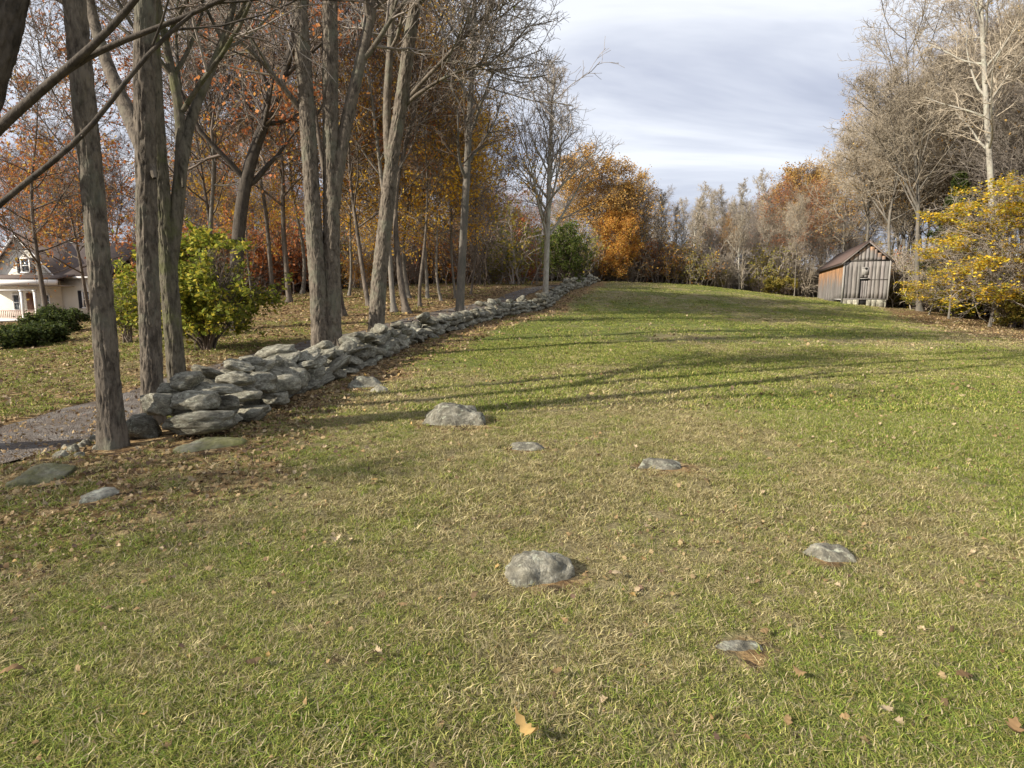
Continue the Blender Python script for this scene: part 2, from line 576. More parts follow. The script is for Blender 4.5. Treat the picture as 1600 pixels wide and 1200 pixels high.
def gravel_mat():
    m, t, b = new_mat('gravel')
    v = coords(t)
    vor = nd(t, 'ShaderNodeTexVoronoi', {'Vector': v, 'Scale': 55.0})
    lc = nd(t, 'ShaderNodeSeparateColor', {0: vor.outputs['Color']})
    st = ramp(t, lc.outputs[0], [(0.0, (0.10, 0.088, 0.076)), (0.5, (0.19, 0.17, 0.15)), (1.0, (0.33, 0.30, 0.265))])
    a = noise(t, v, 2.5, 5, 0.65)
    c = mixc(t, ramp(t, a, [(0.38, (0, 0, 0)), (0.6, (0.75, 0.75, 0.75))]), st, (0.11, 0.08, 0.055))
    t.links.new(c, b.inputs['Base Color'])
    bump(t, b, math_n(t, 'ADD', vor.outputs['Distance'], a), 0.9, 0.03)
    return m


# ------------------------------------------------------------------ ground, lane
def axis_pts(lo, hi, fine_lo, fine_hi, step, grow=1.12):
    a = list(np.arange(fine_lo, fine_hi + 1e-6, step))
    s = step
    while a[-1] < hi:
        s *= grow
        a.append(a[-1] + s)
    s = step
    while a[0] > lo:
        s *= grow
        a.insert(0, a[0] - s)
    return np.array(a)


gx = axis_pts(-900, 900, -9, 9, 0.16, 1.045)
gy = axis_pts(-300, 1200, 0.5, 13, 0.16, 1.035)
GX, GY = np.meshgrid(gx, gy)
GZ = terrain(GX, GY)
lit, dry, road = masks(GX, GY)
GZ = GZ - 0.05 * road.reshape(GZ.shape)
g = Geo()
nx, ny = len(gx), len(gy)
ii, jj = np.meshgrid(np.arange(ny - 1), np.arange(nx - 1), indexing='ij')
b0 = ii * nx + jj
g.add(np.stack([GX, GY, GZ], -1).reshape(-1, 3), np.stack([b0, b0 + 1, b0 + nx + 1, b0 + nx], -1).reshape(-1, 4))
me = g.mesh('ground', ground_mat(), True)
for nm, arr in (('litter', lit), ('dry', dry)):
    a = me.attributes.new(nm, 'FLOAT', 'POINT')
    a.data.foreach_set('value', arr.astype(np.float32))
tag(link('ground', me), kind='structure')

# gravel lane, a crowned strip lying on the ground
g = Geo()
rd = dense(ROAD, 0.3)
tg = np.gradient(rd, axis=0)
tg /= np.linalg.norm(tg, axis=1, keepdims=True)
nrm = np.stack([-tg[:, 1], tg[:, 0]], -1)
offs = np.linspace(-1, 1, 13)
rag = np.stack([n2d(rd[:, 0] + 50, rd[:, 1], 1.1, 31), n2d(rd[:, 0], rd[:, 1] + 50, 1.1, 32)], -1) * 0.16
PX = rd[:, None, :] + nrm[:, None, :] * (offs[None, :, None] * (np.interp(rd[:, 1], [13, 20], [ROAD_HALF, 0.55])[:, None, None] + np.where(offs[None, :, None] < 0, rag[:, None, :1], rag[:, None, 1:])))
PZ = terrain(PX[..., 0], PX[..., 1]) - 0.02 * np.abs(offs)[None, :] ** 2 - 0.015 * np.exp(-((np.abs(offs) - 0.55) / 0.2) ** 2)[None, :] + 0.004
n_, m_ = len(rd), 13
ii, jj = np.meshgrid(np.arange(n_ - 1), np.arange(m_ - 1), indexing='ij')
b0 = ii * m_ + jj
g.add(np.concatenate([PX, PZ[..., None]], -1).reshape(-1, 3), np.stack([b0, b0 + m_, b0 + m_ + 1, b0 + 1], -1).reshape(-1, 4))
tag(link('gravel_road', g.mesh('gravel_road', gravel_mat(), True)), kind='structure')


# ------------------------------------------------------------------ rocks and the dry stone wall
def ico(sub):
    import bmesh
    bm = bmesh.new()
    bmesh.ops.create_icosphere(bm, subdivisions=sub, radius=1.0)
    v = np.array([x.co[:] for x in bm.verts])
    f = np.array([[y.index for y in x.verts] for x in bm.faces])
    bm.free()
    return v, f


ICO3, ICO4, ICO5 = ico(3), ico(4), ico(5)


def rock_verts(seed, ic, rough=1.0, cuts=7, flat=1.0):
    rng = np.random.default_rng(seed)
    v, f = ic
    v = v.copy()
    # boxy rounding
    p = 3.2
    v = v / (np.abs(v) ** p).sum(1, keepdims=True) ** (1 / p)
    for _ in range(cuts):
        n = rng.normal(size=3)
        n /= np.linalg.norm(n)
        d = rng.uniform(0.62, 0.95)
        s = v @ n
        over = np.maximum(s - d, 0)
        v -= n[None] * (over * 0.85)[:, None]
    q = v + rng.uniform(-50, 50, 3)
    r = 1 + rough * (0.13 * vnoise(q * 1.3, seed) + 0.08 * vnoise(q * 3.1, seed + 1) + 0.04 * vnoise(q * 7, seed + 2))
    v = v * r[:, None]
    v /= np.abs(v).max(0)
    return v, f


M_ROCKS = [M_ROCK, M_ROCKMOSS_SHADE]
STONE_SHAPES = []
for s in range(14):
    v, f = rock_verts(100 + s, ICO4, 1.2, 6)
    STONE_SHAPES.append((v, f))
_stone_mesh = []
for v, f in STONE_SHAPES:
    g = Geo()
    g.add(v, None, f)
    _stone_mesh.append(g.mesh('stone', M_ROCK, True))

wall_base = np.array([WALLD[0][0], WALLD[0][1], tz(*WALLD[0])])
wall = thing('stone_wall', wall_base, 'long low dry stone wall of grey lichened fieldstones running uphill beside the gravel lane', 'wall')
rng = np.random.default_rng(7)
stones = []     # (centre, half sizes, rotation euler, shape index)
wt = np.gradient(WALLD, axis=0)
wt /= np.linalg.norm(wt, axis=1, keepdims=True)
wl = np.stack([-wt[:, 1], wt[:, 0]], -1)        # towards the lane
arc = np.r_[0, np.cumsum(np.linalg.norm(np.diff(WALLD, axis=0), axis=1))]


def wall_pt(s, off):
    i = np.interp(s, arc, np.arange(len(arc)))
    k = int(min(i, len(arc) - 2))
    fr = i - k
    p = WALLD[k] * (1 - fr) + WALLD[k + 1] * fr
    return p + wl[k] * off, math.atan2(wt[k][1], wt[k][0])


for row in (0, 1):                               # field face, lane face
    for course in range(4):
        s = rng.uniform(0.0, 0.3) + (1.35 if row == 0 else 0.9) + course * 0.12
        while s < arc[-1] - 0.2:
            far = min(s / 20, 1)
            L = rng.uniform(0.13, 0.36) * (1 + 0.1 * far)       # half length
            if rng.random() < 0.14:
                L *= 1.35
            H = rng.uniform(0.07, 0.15)
            low = float(np.interp(s, [3, 6, 20, 40], [0.60, 0.48, 0.40, 0.34])) + 0.05 * math.sin(s * 0.9) + 0.04 * math.sin(s * 2.3)
            z0 = course * 0.185 + rng.uniform(-0.02, 0.02)
            if z0 + H > low + 0.02 and rng.random() < 0.85:
                s += 2 * L
                continue
            off = (0.16 if row == 0 else 0.62) + (course * 0.045 if row == 0 else -course * 0.045) + rng.uniform(-0.09, 0.09)
            p, ang = wall_pt(s + L, off)
            z = tz(p[0], p[1]) + z0 + H * 0.75
            stones.append((np.array([p[0], p[1], z]), np.array([L * 1.0, rng.uniform(0.18, 0.28), H * 1.02]),
                           (rng.normal(0, 0.22), rng.normal(0, 0.2), ang + rng.normal(0, 0.35)), int(rng.integers(14))))
            s += 2 * L * 0.93
# capstones lying askew on top
s = 2.2
while s < arc[-1] - 0.5:
    L = rng.uniform(0.2, 0.36)
    p, ang = wall_pt(s, 0.38 + rng.uniform(-0.12, 0.12))
    z = tz(p[0], p[1]) + float(np.interp(s, [3, 6, 20, 40], [0.60, 0.47, 0.40, 0.34])) + rng.uniform(-0.06, 0.08)
    stones.append((np.array([p[0], p[1], z]), np.array([L, rng.uniform(0.17, 0.3), rng.uniform(0.07, 0.13)]), (rng.normal(0, 0.25), rng.normal(0, 0.2), ang + rng.normal(0, 0.5)), int(rng.integers(14))))
    s += rng.uniform(0.35, 0.9)


def px_stone(px, py, Y, w, h, dp, tilt=0.0, yaw=0.0, shape=0, roll=0.0):
    c = at(px, py, Y)
    d = Y * 1.0
    return (c, np.array([w * d / FPX / 2 * 0.98, dp / 2, h * d / FPX / 2 * 0.97]), (roll, tilt, yaw), shape)


# the big stones of the near end, each seen by itself
near = [px_stone(309, 658, 6.5, 124, 42, 0.55, -0.10, 0.05, 0), px_stone(250, 629, 6.55, 56, 42, 0.4, 0.06, 0.1, 1),
        px_stone(308, 625, 6.55, 74, 34, 0.45, 0.02, 0.12, 2), px_stone(268, 607, 6.75, 54, 17, 0.4, 0.05, 0.2, 3),
        px_stone(296, 593, 6.8, 60, 32, 0.45, -0.06, 0.1, 4), px_stone(342, 607, 6.9, 76, 18, 0.5, 0.10, 0.3, 5),
        px_stone(226, 671, 6.7, 56, 52, 0.5, 0.1, 0.3, 6), px_stone(344, 630, 7.0, 60, 24, 0.5, 0.12, 0.3, 7),
        px_stone(366, 592, 7.6, 66, 28, 0.5, -0.12, 0.2, 8), px_stone(382, 618, 7.6, 66, 28, 0.5, 0.0, 0.35, 9),
        px_stone(395, 645, 7.5, 58, 26, 0.5, -0.1, 0.4, 10), px_stone(410, 598, 8.2, 50, 34, 0.5, 0.1, 0.5, 11),
        px_stone(430, 553, 10.5, 70, 30, 0.7, -0.22, 0.3, 12), px_stone(440, 600, 8.7, 60, 34, 0.5, 0.0, 0.5, 13),
        px_stone(460, 590, 9.4, 46, 36, 0.5, 0.05, 0.5, 2), px_stone(430, 622, 8.4, 44, 22, 0.4, 0.0, 0.4, 1),
        px_stone(345, 655, 7.1, 70, 24, 0.5, 0.0, 0.3, 5), px_stone(300, 640, 7.1, 120, 40, 0.6, 0.0, 0.1, 8)]
for k in (0,):
    pass
stones.sort(key=lambda q: q[0][1])
allst = near + [q for q in stones if not (q[0][1] < 6.9)]
score = [q[1][0] * q[1][2] / q[0][1] ** 2 * (1.0 if i >= len(near) else 9) for i, q in enumerate(allst)]
order = np.argsort(score)[::-1]
top = set(order[:100].tolist())
gm = Geo()
mi = 0
M_GROUPED = M_ROCK
for i, (c, h, eu, sh) in enumerate(allst):
    if i in top:
        o = link('stone', _stone_mesh[sh], wall, c - wall_base)
        o.scale = h
        o.rotation_euler = eu
    else:
        v, f = STONE_SHAPES[sh]
        if c[1] > 22:
            v, f = rock_verts(300 + sh, ICO3, 1.4, 8)
        mt = np.array(Euler(eu).to_matrix())
        gm.add((v * h) @ mt.T + c - wall_base, None, f)
o = link('stone', gm.mesh('stone_run', M_GROUPED, True), wall)
o['kind'] = 'stuff'


def field_rock(px, py, wpx, hpx, label, seed, dp=None, sink=0.45, mat=None, tall=None, yaw=0.0, name='rock', group=None):
    """a boulder whose lower part is bedded in the turf; (px, py) is the middle of its visible foot"""
    p = ground_hit(px, py)
    d = p[1]
    w = wpx * d / FPX / 2
    hz = (hpx * d / FPX) * 0.8 if tall is None else tall
    v, f = rock_verts(seed, ICO5, 0.85, 9)
    v = v * (1 + 0.018 * vnoise(v * 11 + seed, seed)[:, None] - 0.02 * (np.abs(vnoise(v * np.array([3.0, 3.0, 9.0]) + seed, seed + 5)) < 0.09)[:, None])
    H = hz / (1 - sink) if sink < 1 else hz
    dp = dp or w * 0.8
    v = v * np.array([w, dp, H])
    v[:, 2] -= H * sink * 1.0
    gg = Geo()
    gg.add(v, None, f)
    o = link(name, gg.mesh(name, mat or M_ROCKFIELD, True), None, (p[0], p[1] + dp * 0.6, tz(p[0], p[1] + dp * 0.6)))
    o.rotation_euler = (0, 0, yaw)
    tag(o, label, 'rock', group or 'rocks bedded in the grass')
    ROCKS.append((p[0], p[1] + dp * 0.6, w * 1.0, dp * 1.0))
    return o


ROCKS = []
field_rock(707, 664, 120, 44, 'largest rounded grey boulder lying in the field a few steps from the wall', 401, sink=0.35)
field_rock(850, 914, 140, 62, 'pale lichen covered boulder bedded in the foreground grass, dome shaped', 402, sink=0.5, tall=0.125, dp=0.24)
field_rock(1312, 880, 94, 32, 'pale greenish rock with a bare earth patch before it, in the grass below the barn', 403, sink=0.4, tall=0.085, dp=0.12, yaw=-0.2)
field_rock(1042, 736, 104, 22, 'flat pale rock barely showing above the grass, fourth of the scattered field rocks', 404, sink=0.5, tall=0.085, dp=0.17)
field_rock(826, 703, 60, 12, 'small flush rock half covered by grass just beyond the lone boulder', 405, sink=0.55, tall=0.05, dp=0.18)
field_rock(1162, 1022, 92, 22, 'low dull rock nearly sunk in dry grass, nearest to the viewer', 406, sink=0.6, tall=0.028, dp=0.11, yaw=-0.3)
field_rock(570, 606, 62, 20, 'low mossy rock with a cleft lying beside the middle of the stone wall', 407, sink=0.5, mat=M_ROCK, dp=0.35)
field_rock(588, 614, 40, 14, 'small grey rock touching the cleft mossy rock beside the wall', 408, sink=0.5, mat=M_ROCK, dp=0.2)
field_rock(312, 704, 120, 26, 'broad flat slab bedded in the leaves under the near end of the wall', 409, sink=0.6, mat=M_ROCKMOSS_SHADE, tall=0.07, dp=0.3, yaw=0.25)  # shade over this slab is put into the darker rock colour
field_rock(128, 786, 74, 26, 'flat pale slab flush with the leafy ground in front of the nearest trunk', 410, sink=0.6, mat=M_ROCK, tall=0.05, dp=0.22)
field_rock(36, 758, 90, 26, 'dark rock half buried among leaves at the edge of the gravel lane', 411, sink=0.4, mat=M_ROCKMOSS_SHADE, dp=0.3)
# rubble beside the nearest trunk
for k, (px, py, w, h) in enumerate([(92, 716, 26, 14), (112, 708, 24, 16), (128, 698, 26, 14), (142, 690, 22, 14), (100, 702, 18, 10), (122, 714, 18, 9), (150, 704, 16, 10)]):
    field_rock(px, py, w, h, 'small pale yellowish stone in the little heap between the nearest trunk and the lane', 420 + k, sink=0.35, mat=M_ROCKFIELD, name='rubble_stone', group='rubble stones beside the nearest trunk')


# ------------------------------------------------------------------ tree growing
def grow(P, Rd, rng, n, s0, s1, ang, angv, lenf, rr, npts, trop=0.0, wig=0.12, rmin=0.004, taper=0.3):
    M, N, _ = P.shape
    s = s0 + (s1 - s0) * ((np.arange(n)[None] + rng.random((M, n))) / n)
    x = s * (N - 1)
    i0 = np.clip(x.astype(int), 0, N - 2)
    f = (x - i0)[..., None]
    m = np.arange(M)[:, None]
    A, B = P[m, i0], P[m, i0 + 1]
    st = A * (1 - f) + B * f
    t = B - A
    t /= np.linalg.norm(t, axis=-1, keepdims=True) + 1e-9
    rad = Rd[m, i0] * (1 - f[..., 0]) + Rd[m, i0 + 1] * f[..., 0]
    Lp = np.linalg.norm(np.diff(P, axis=1), axis=-1).sum(1)[:, None]
    ln = lenf(s, Lp) * rng.uniform(0.65, 1.25, (M, n))
    az = np.arange(n)[None] * 2.39996 + rng.random((M, n)) * 0.9 + rng.random((M, 1)) * 6.28
    ref = np.where(np.abs(t[..., 2:3]) > 0.9, np.array([1.0, 0, 0]), np.array([0, 0, 1.0]))
    u = np.cross(t, ref)
    u /= np.linalg.norm(u, axis=-1, keepdims=True) + 1e-9
    w = np.cross(t, u)
    a = ang + rng.normal(0, angv, (M, n))
    d = np.cos(a)[..., None] * t + np.sin(a)[..., None] * (np.cos(az)[..., None] * u + np.sin(az)[..., None] * w)
    K = M * n
    st, d, ln, rad = st.reshape(K, 3), d.reshape(K, 3), ln.reshape(K), rad.reshape(K)
    out = np.empty((K, npts, 3))
    out[:, 0] = st
    step = ln / (npts - 1)
    for j in range(1, npts):
        d = d + np.array([0, 0, trop]) + rng.normal(0, wig, (K, 3))
        d /= np.linalg.norm(d, axis=1, keepdims=True) + 1e-9
        out[:, j] = out[:, j - 1] + d * step[:, None]
    r0 = np.maximum(np.minimum(rad * rr, rad * 0.8), rmin)
    r = np.maximum(r0[:, None] * np.linspace(1, taper, npts)[None], rmin * 0.8)
    return out, r


def resample(P, Rd, N):
    P = np.asarray(P, float)
    d = np.r_[0, np.cumsum(np.linalg.norm(np.diff(P, axis=0), axis=1))]
    s = np.linspace(0, d[-1], N)
    return np.stack([np.interp(s, d, P[:, i]) for i in range(3)], -1), np.interp(s, d, Rd)


def smooth_poly(P, it=6):
    P = P.copy()
    for _ in range(it):
        P[1:-1] = (P[:-2] + 2 * P[1:-1] + P[2:]) / 4
    return P


def add_leaves(g, C, size, rng, pal, mi=1, flat=0.0):
    n = len(C)
    if n == 0:
        return
    a = rng.normal(size=(n, 3))
    a[:, 2] *= (1 - flat)
    a /= np.linalg.norm(a, axis=1, keepdims=True)
    b = rng.normal(size=(n, 3))
    b[:, 2] *= (1 - flat)
    b -= a * (a * b).sum(1, keepdims=True)
    b /= np.linalg.norm(b, axis=1, keepdims=True) + 1e-9
    s = size * rng.uniform(0.6, 1.3, (n, 1))
    V = np.stack([C - a * s, C + b * s * 0.62, C + a * s, C - b * s * 0.62], 1).reshape(-1, 3)
    pal = np.array(pal)
    c = pal[rng.integers(0, len(pal), n)] * rng.uniform(0.75, 1.25, (n, 1))
    Q = np.arange(n * 4).reshape(n, 4)
    g.add(V, Q, None, np.repeat(c, 4, axis=0), mi)


def pick(P, rng, n, jit):
    M, N, _ = P.shape
    m = rng.integers(0, M, n)
    s = rng.random(n) ** 0.6 * (N - 1.001)
    i = s.astype(int)
    f = (s - i)[:, None]
    return P[m, i] * (1 - f) + P[m, i + 1] * f + rng.normal(0, jit, (n, 3))


PAL_RUST = [(0.444, 0.15, 0.052), (0.525, 0.201, 0.065), (0.342, 0.12, 0.046), (0.605, 0.261, 0.084), (0.403, 0.17, 0.076)]
PAL_ORANGE = [(0.513, 0.252, 0.047), (0.446, 0.208, 0.041), (0.567, 0.327, 0.068), (0.365, 0.163, 0.041), (0.54, 0.371, 0.081)]
PAL_OAK = [(0.56, 0.356, 0.101), (0.493, 0.297, 0.084), (0.605, 0.416, 0.134), (0.426, 0.261, 0.09), (0.538, 0.297, 0.073)]
PAL_YELLOW = [(0.79, 0.502, 0.053), (0.683, 0.395, 0.044), (0.881, 0.607, 0.076), (0.607, 0.318, 0.044)]
PAL_LEMON = [(0.27, 0.262, 0.049), (0.67, 0.408, 0.049), (0.745, 0.515, 0.045), (0.621, 0.48, 0.045), (0.522, 0.447, 0.055), (0.82, 0.581, 0.055), (0.348, 0.335, 0.055)]
PAL_GREEN = [(0.24, 0.28, 0.034), (0.184, 0.225, 0.028), (0.371, 0.366, 0.049), (0.52, 0.434, 0.055), (0.149, 0.169, 0.028)]
PAL_DKGREEN = [(0.06, 0.085, 0.022), (0.085, 0.115, 0.03), (0.045, 0.062, 0.018), (0.11, 0.13, 0.03)]
PAL_OLIVE = [(0.264, 0.24, 0.048), (0.36, 0.3, 0.06), (0.192, 0.192, 0.042), (0.432, 0.324, 0.072)]


def twigs(g, gt, stems, rng, st, r_lim=1e9, mi=0):
    """branches of every order on the given stems; the first order goes to gt (trunk mesh), the rest to g"""
    P0 = np.stack([resample(p, r, 16)[0] for p, r in stems])
    R0 = np.stack([resample(p, r, 16)[1] for p, r in stems])
    P1, R1 = grow(P0, R0, rng, st['n1'], st.get('s0', 0.3), 0.98, st['a1'], 0.18, st['l1'], 0.55, 8, st.get('t1', 0.06), 0.10, st.get('rm1', 0.02), 0.25)
    gt.tubes(P1, R1, 5)
    P2, R2 = grow(P1, R1, rng, st['n2'], 0.18, 0.98, st.get('a2', 0.75), 0.2, lambda s, L: L * (0.5 * (1 - 0.55 * s) + 0.06), 0.6, 6, st.get('t2', 0.05), 0.15, st.get('rm2', 0.012), 0.3)
    g.tubes(P2, R2, 4, mi)
    P3, R3 = grow(P2, R2, rng, st['n3'], 0.15, 1.0, 0.75, 0.25, lambda s, L: L * (0.5 * (1 - 0.4 * s) + 0.1), 0.65, 4, st.get('t3', 0.04), 0.2, st.get('rm3', 0.008), 0.4)
    g.tubes(P3, R3, 3, mi)
    last = P3
    if st.get('n4'):
        P4, R4 = grow(P3, R3, rng, st['n4'], 0.2, 1.0, 0.7, 0.3, lambda s, L: L * 0.5 + 0.06, 0.7, 3, 0.03, 0.25, st.get('rm4', 0.006), 0.5)
        g.tubes(P4, R4, 3, mi)
        last = P4
    return P1, P2, P3, last


def trunk_poly(rng, H, r, lean=0.03, wig=0.012, N=16, rtop=0.12):
    z = np.linspace(0, 1, N)
    d = rng.normal(0, lean, 2)
    w = np.cumsum(rng.normal(0, wig, (N, 2)), 0) * H
    w[0] = 0
    P = np.stack([d[0] * z * H + w[:, 0], d[1] * z * H + w[:, 1], z * H - 0.15], -1)
    P = smooth_poly(P, 3)
    Rr = r * (1 - (1 - rtop) * z ** 0.85)
    Rr = Rr * (1 + 0.7 * np.exp(-(z * H) / 0.25))
    return P, Rr


def make_shape(seed, H, r, st, bark, twigm, leaf=None, fork=0):
    """-> (trunk mesh, crown mesh) in local coordinates"""
    rng = np.random.default_rng(seed)
    gt, gc = Geo(), Geo()
    P, Rr = trunk_poly(rng, H, r, st.get('lean', 0.03), st.get('wig', 0.010), rtop=st.get('rtop', 0.1))
    zz = np.r_[np.linspace(0, 0.12, 5), np.linspace(0.16, 1, 14)]
    Pd = np.stack([np.interp(zz, np.linspace(0, 1, 16), P[:, i]) for i in range(3)], -1)
    Rd_ = r * (1 - (1 - st.get('rtop', 0.1)) * zz ** 0.85) * (1 + 0.7 * np.exp(-(zz * H) / 0.25))
    gt.tubes(Pd, Rd_, 10)
    stems = [(P, Rr)]
    if fork:
        Pf, Rf = grow(P[None], Rr[None], rng, fork, st.get('fk0', 0.3), st.get('fk1', 0.55), 0.35, 0.08, lambda s, L: L * (1 - s) * 0.95, 0.8, 10, 0.05, 0.04, 0.05, 0.2)
        gt.tubes(Pf, Rf, 7)
        stems += [(Pf[i], Rf[i]) for i in range(len(Pf))]
    P1, P2, P3, last = twigs(gc, gt, stems, rng, st)
    if leaf:
        C = pick(last, rng, leaf['n'], leaf.get('j', 0.15))
        if leaf.get('zmax'):
            C = C[C[:, 2] < leaf['zmax'] * H]
        # leaves hang on in clumps, with gaps
        zs = np.array([1, 1, 1 + 3 * leaf.get('flat', 0.0)])
        k = vnoise(C * zs * leaf.get('cs', 0.55), seed) + 0.5 * vnoise(C * zs * leaf.get('cs', 0.55) * 2.3, seed + 3)
        C = C[k > leaf.get('gap', -0.25)]
        add_leaves(gc, C, leaf['s'], rng, leaf['pal'], 1, leaf.get('flat', 0.0))
    top = np.percentile(np.concatenate([v[:, 2] for v in gc.V]), 99.8)
    return gt.mesh('trunk', bark, True), gc.mesh('crown', [twigm, M_LEAF], False), float(top)


def lin(a, b):
    return lambda s, L: L * (a * (1 - s) + b * s)


def oak_len(a):
    return lambda s, L: L * a * np.sqrt(np.clip(1.02 - (s * 1.35 - 0.42) ** 2, 0.02, 1))


ST_BARE = dict(n1=20, n2=8, n3=6, n4=4, s0=0.34, a1=0.85, l1=oak_len(0.33), t1=0.09, rm1=0.03, rm2=0.018, rm3=0.012, rm4=0.010)
ST_TALL = dict(n1=18, n2=8, n3=6, n4=4, s0=0.45, a1=0.7, l1=oak_len(0.26), t1=0.10, rm1=0.03, rm2=0.018, rm3=0.012, rm4=0.010)
ST_POP = dict(n1=34, n2=7, n3=5, n4=3, s0=0.28, a1=0.62, l1=lin(0.27, 0.07), t1=0.12, rm1=0.028, rm2=0.018, rm3=0.013, rm4=0.011, rtop=0.06)
ST_OAK = dict(n1=22, n2=8, n3=6, n4=4, s0=0.28, a1=1.0, l1=oak_len(0.42), t1=0.06, rm1=0.03, rm2=0.018, rm3=0.012, rm4=0.009)
ST_LOW = dict(n1=24, n2=7, n3=6, n4=3, s0=0.12, a1=1.05, l1=oak_len(0.45), t1=0.05, rm1=0.02, rm2=0.014, rm3=0.010, rm4=0.008)

SH = {}
for i in range(3):
    SH['bare%d' % i] = make_shape(10 + i, 20, 0.17, ST_BARE, M_BARKGREY, M_TWIGGREY, None, i)
    SH['tan%d' % i] = make_shape(20 + i, 20, 0.17, ST_BARE, M_BARKGREY, M_TWIGTAN, None, 1 + i)
    SH['dark%d' % i] = make_shape(25 + i, 20, 0.17, ST_TALL, M_BARKDARK, M_TWIGDARK, dict(n=1500, s=0.085, pal=PAL_RUST, gap=0.0))
    SH['rust%d' % i] = make_shape(30 + i, 20, 0.19, ST_OAK, M_BARKDARK, M_TWIGDARK, dict(n=12000, s=0.095, pal=PAL_RUST, gap=-0.1, j=0.2))
    SH['orange%d' % i] = make_shape(40 + i, 16, 0.15, ST_OAK, M_BARKDARK, M_TWIGDARK, dict(n=9500, s=0.095, pal=PAL_ORANGE, gap=-0.1, j=0.2))
    SH['poplar%d' % i] = make_shape(60 + i, 14, 0.13, ST_POP, M_BARKPALE, M_TWIGTAN)
for i in range(2):
    SH['yellow%d' % i] = make_shape(50 + i, 15, 0.12, ST_OAK, M_BARKGREY, M_TWIGGREY, dict(n=16000, s=0.10, pal=PAL_YELLOW, gap=-0.15, j=0.2))
    SH['oak%d' % i] = make_shape(70 + i, 14, 0.22, ST_OAK, M_BARKDARK, M_TWIGDARK, dict(n=26000, s=0.11, pal=PAL_OAK, gap=-0.35, j=0.25), 1)
    SH['tanleaf%d' % i] = make_shape(80 + i, 20, 0.22, ST_BARE, M_BARKGREY, M_TWIGTAN, dict(n=8000, s=0.10, pal=PAL_OAK, gap=0.0, j=0.2), 1)
SH['maple0'] = make_shape(90, 9, 0.10, ST_LOW, M_BARKGREY, M_TWIGGREY, dict(n=44000, s=0.092, pal=PAL_LEMON, gap=0.24, j=0.2, flat=0.8))
SH['maple1'] = make_shape(91, 9, 0.10, ST_LOW, M_BARKGREY, M_TWIGGREY, dict(n=44000, s=0.092, pal=PAL_LEMON, gap=0.24, j=0.2, flat=0.8))
SH['rustlow0'] = make_shape(93, 15, 0.15, dict(ST_LOW, s0=0.2, l1=oak_len(0.36)), M_BARKDARK, M_TWIGDARK, dict(n=9000, s=0.10, pal=PAL_RUST + PAL_ORANGE, gap=0.0, j=0.25))
SH['omaple0'] = make_shape(92, 9, 0.11, ST_LOW, M_BARKDARK, M_TWIGDARK, dict(n=20000, s=0.11, pal=PAL_ORANGE, gap=-0.4, j=0.25))

G_LEFT = 'trees of the wood behind the lane'
G_BACK = 'trees of the wood beyond the crest of the field'
G_RIGHT = 'trees of the wood behind the barn'


def put(shape, x, y, height, label, group=None, rz=None, name=None, wide=1.0, cat='tree', thick=1.0):
    base_h = SH[shape][2]
    nm = name or {'bare': 'bare_tree', 'tan': 'bare_tree', 'dark': 'bare_tree', 'rust': 'oak_tree', 'orange': 'maple_tree', 'yellow': 'maple_tree', 'oak': 'oak_tree', 'tanleaf': 'bare_tree', 'poplar': 'poplar_tree', 'maple': 'maple_tree', 'rustlow': 'oak_tree', 'omaple': 'maple_tree'}[shape.rstrip('0123456789')]
    k = height / base_h
    o = thing(nm, (x, y, tz(x, y)), label, cat, group)
    o.scale = (k * wide, k * wide, k)
    o.rotation_euler = (0, 0, random.uniform(0, 6.28) if rz is None else rz)
    tm, cm, _h = SH[shape]
    link('trunk', tm, o)
    link('crown', cm, o)
    return o


random.seed(5)


# ------------------------------------------------------------------ the row of big trees between wall and lane
def bark_trunk(g, P, Rd, k, step, amp, seed, zmax):
    """a trunk whose furrows are real relief up to the height zmax"""
    d = np.r_[0, np.cumsum(np.linalg.norm(np.diff(P, axis=0), axis=1))]
    n = max(6, int(d[-1] / step))
    s = np.linspace(0, d[-1], n)
    Q = np.stack([np.interp(s, d, P[:, i]) for i in range(3)], -1)
    Q = smooth_poly(Q, 10)
    r = np.interp(s, d, Rd)
    t = np.gradient(Q, axis=0)
    t /= np.linalg.norm(t, axis=1, keepdims=True)
    u = np.cross(t, np.array([0, 1.0, 0]))
    u /= np.linalg.norm(u, axis=1, keepdims=True)
    w = np.cross(t, u)
    a = np.arange(k) * 2 * math.pi / k
    ca, sa = np.cos(a), np.sin(a)
    q = np.stack([np.broadcast_to(ca[None] * 4.6, (n, k)), np.broadcast_to(sa[None] * 4.6, (n, k)), np.broadcast_to(s[:, None] * 7.0, (n, k))], -1)
    q[..., 0] += 0.9 * vnoise(q * np.array([0.5, 0.5, 1.3]), seed + 9)
    q = q * 1.0
    ridge = 1 - 2 * np.abs(vnoise(q, seed)) + 0.5 * (1 - 2 * np.abs(vnoise(q * np.array([2.1, 2.1, 2.6]), seed + 1)))
    lump = vnoise(np.stack([ca[None] * 1.2 + 0 * s[:, None], sa[None] * 1.2 + 0 * s[:, None], 0 * ca[None] + s[:, None] * 0.7], -1), seed + 2)
    rr = r[:, None] * (1 + 0.07 * lump) + amp * (ridge - 0.5) * np.minimum(1, r / 0.15)[:, None]
    # root flare
    fl = np.exp(-s / 0.2)[:, None] * 0.75 * r[:, None] * (0.6 + 0.7 * np.maximum(0, np.cos(a * 4 + seed))[None])
    rr = rr + fl
    V = Q[:, None] + rr[..., None] * (ca[None, :, None] * u[:, None] + sa[None, :, None] * w[:, None])
    i, j = np.meshgrid(np.arange(n - 1), np.arange(k), indexing='ij')
    b = i * k
    j2 = (j + 1) % k
    g.add(V.reshape(-1, 3), np.stack([b + j, b + j2, b + k + j2, b + k + j], -1).reshape(-1, 4))


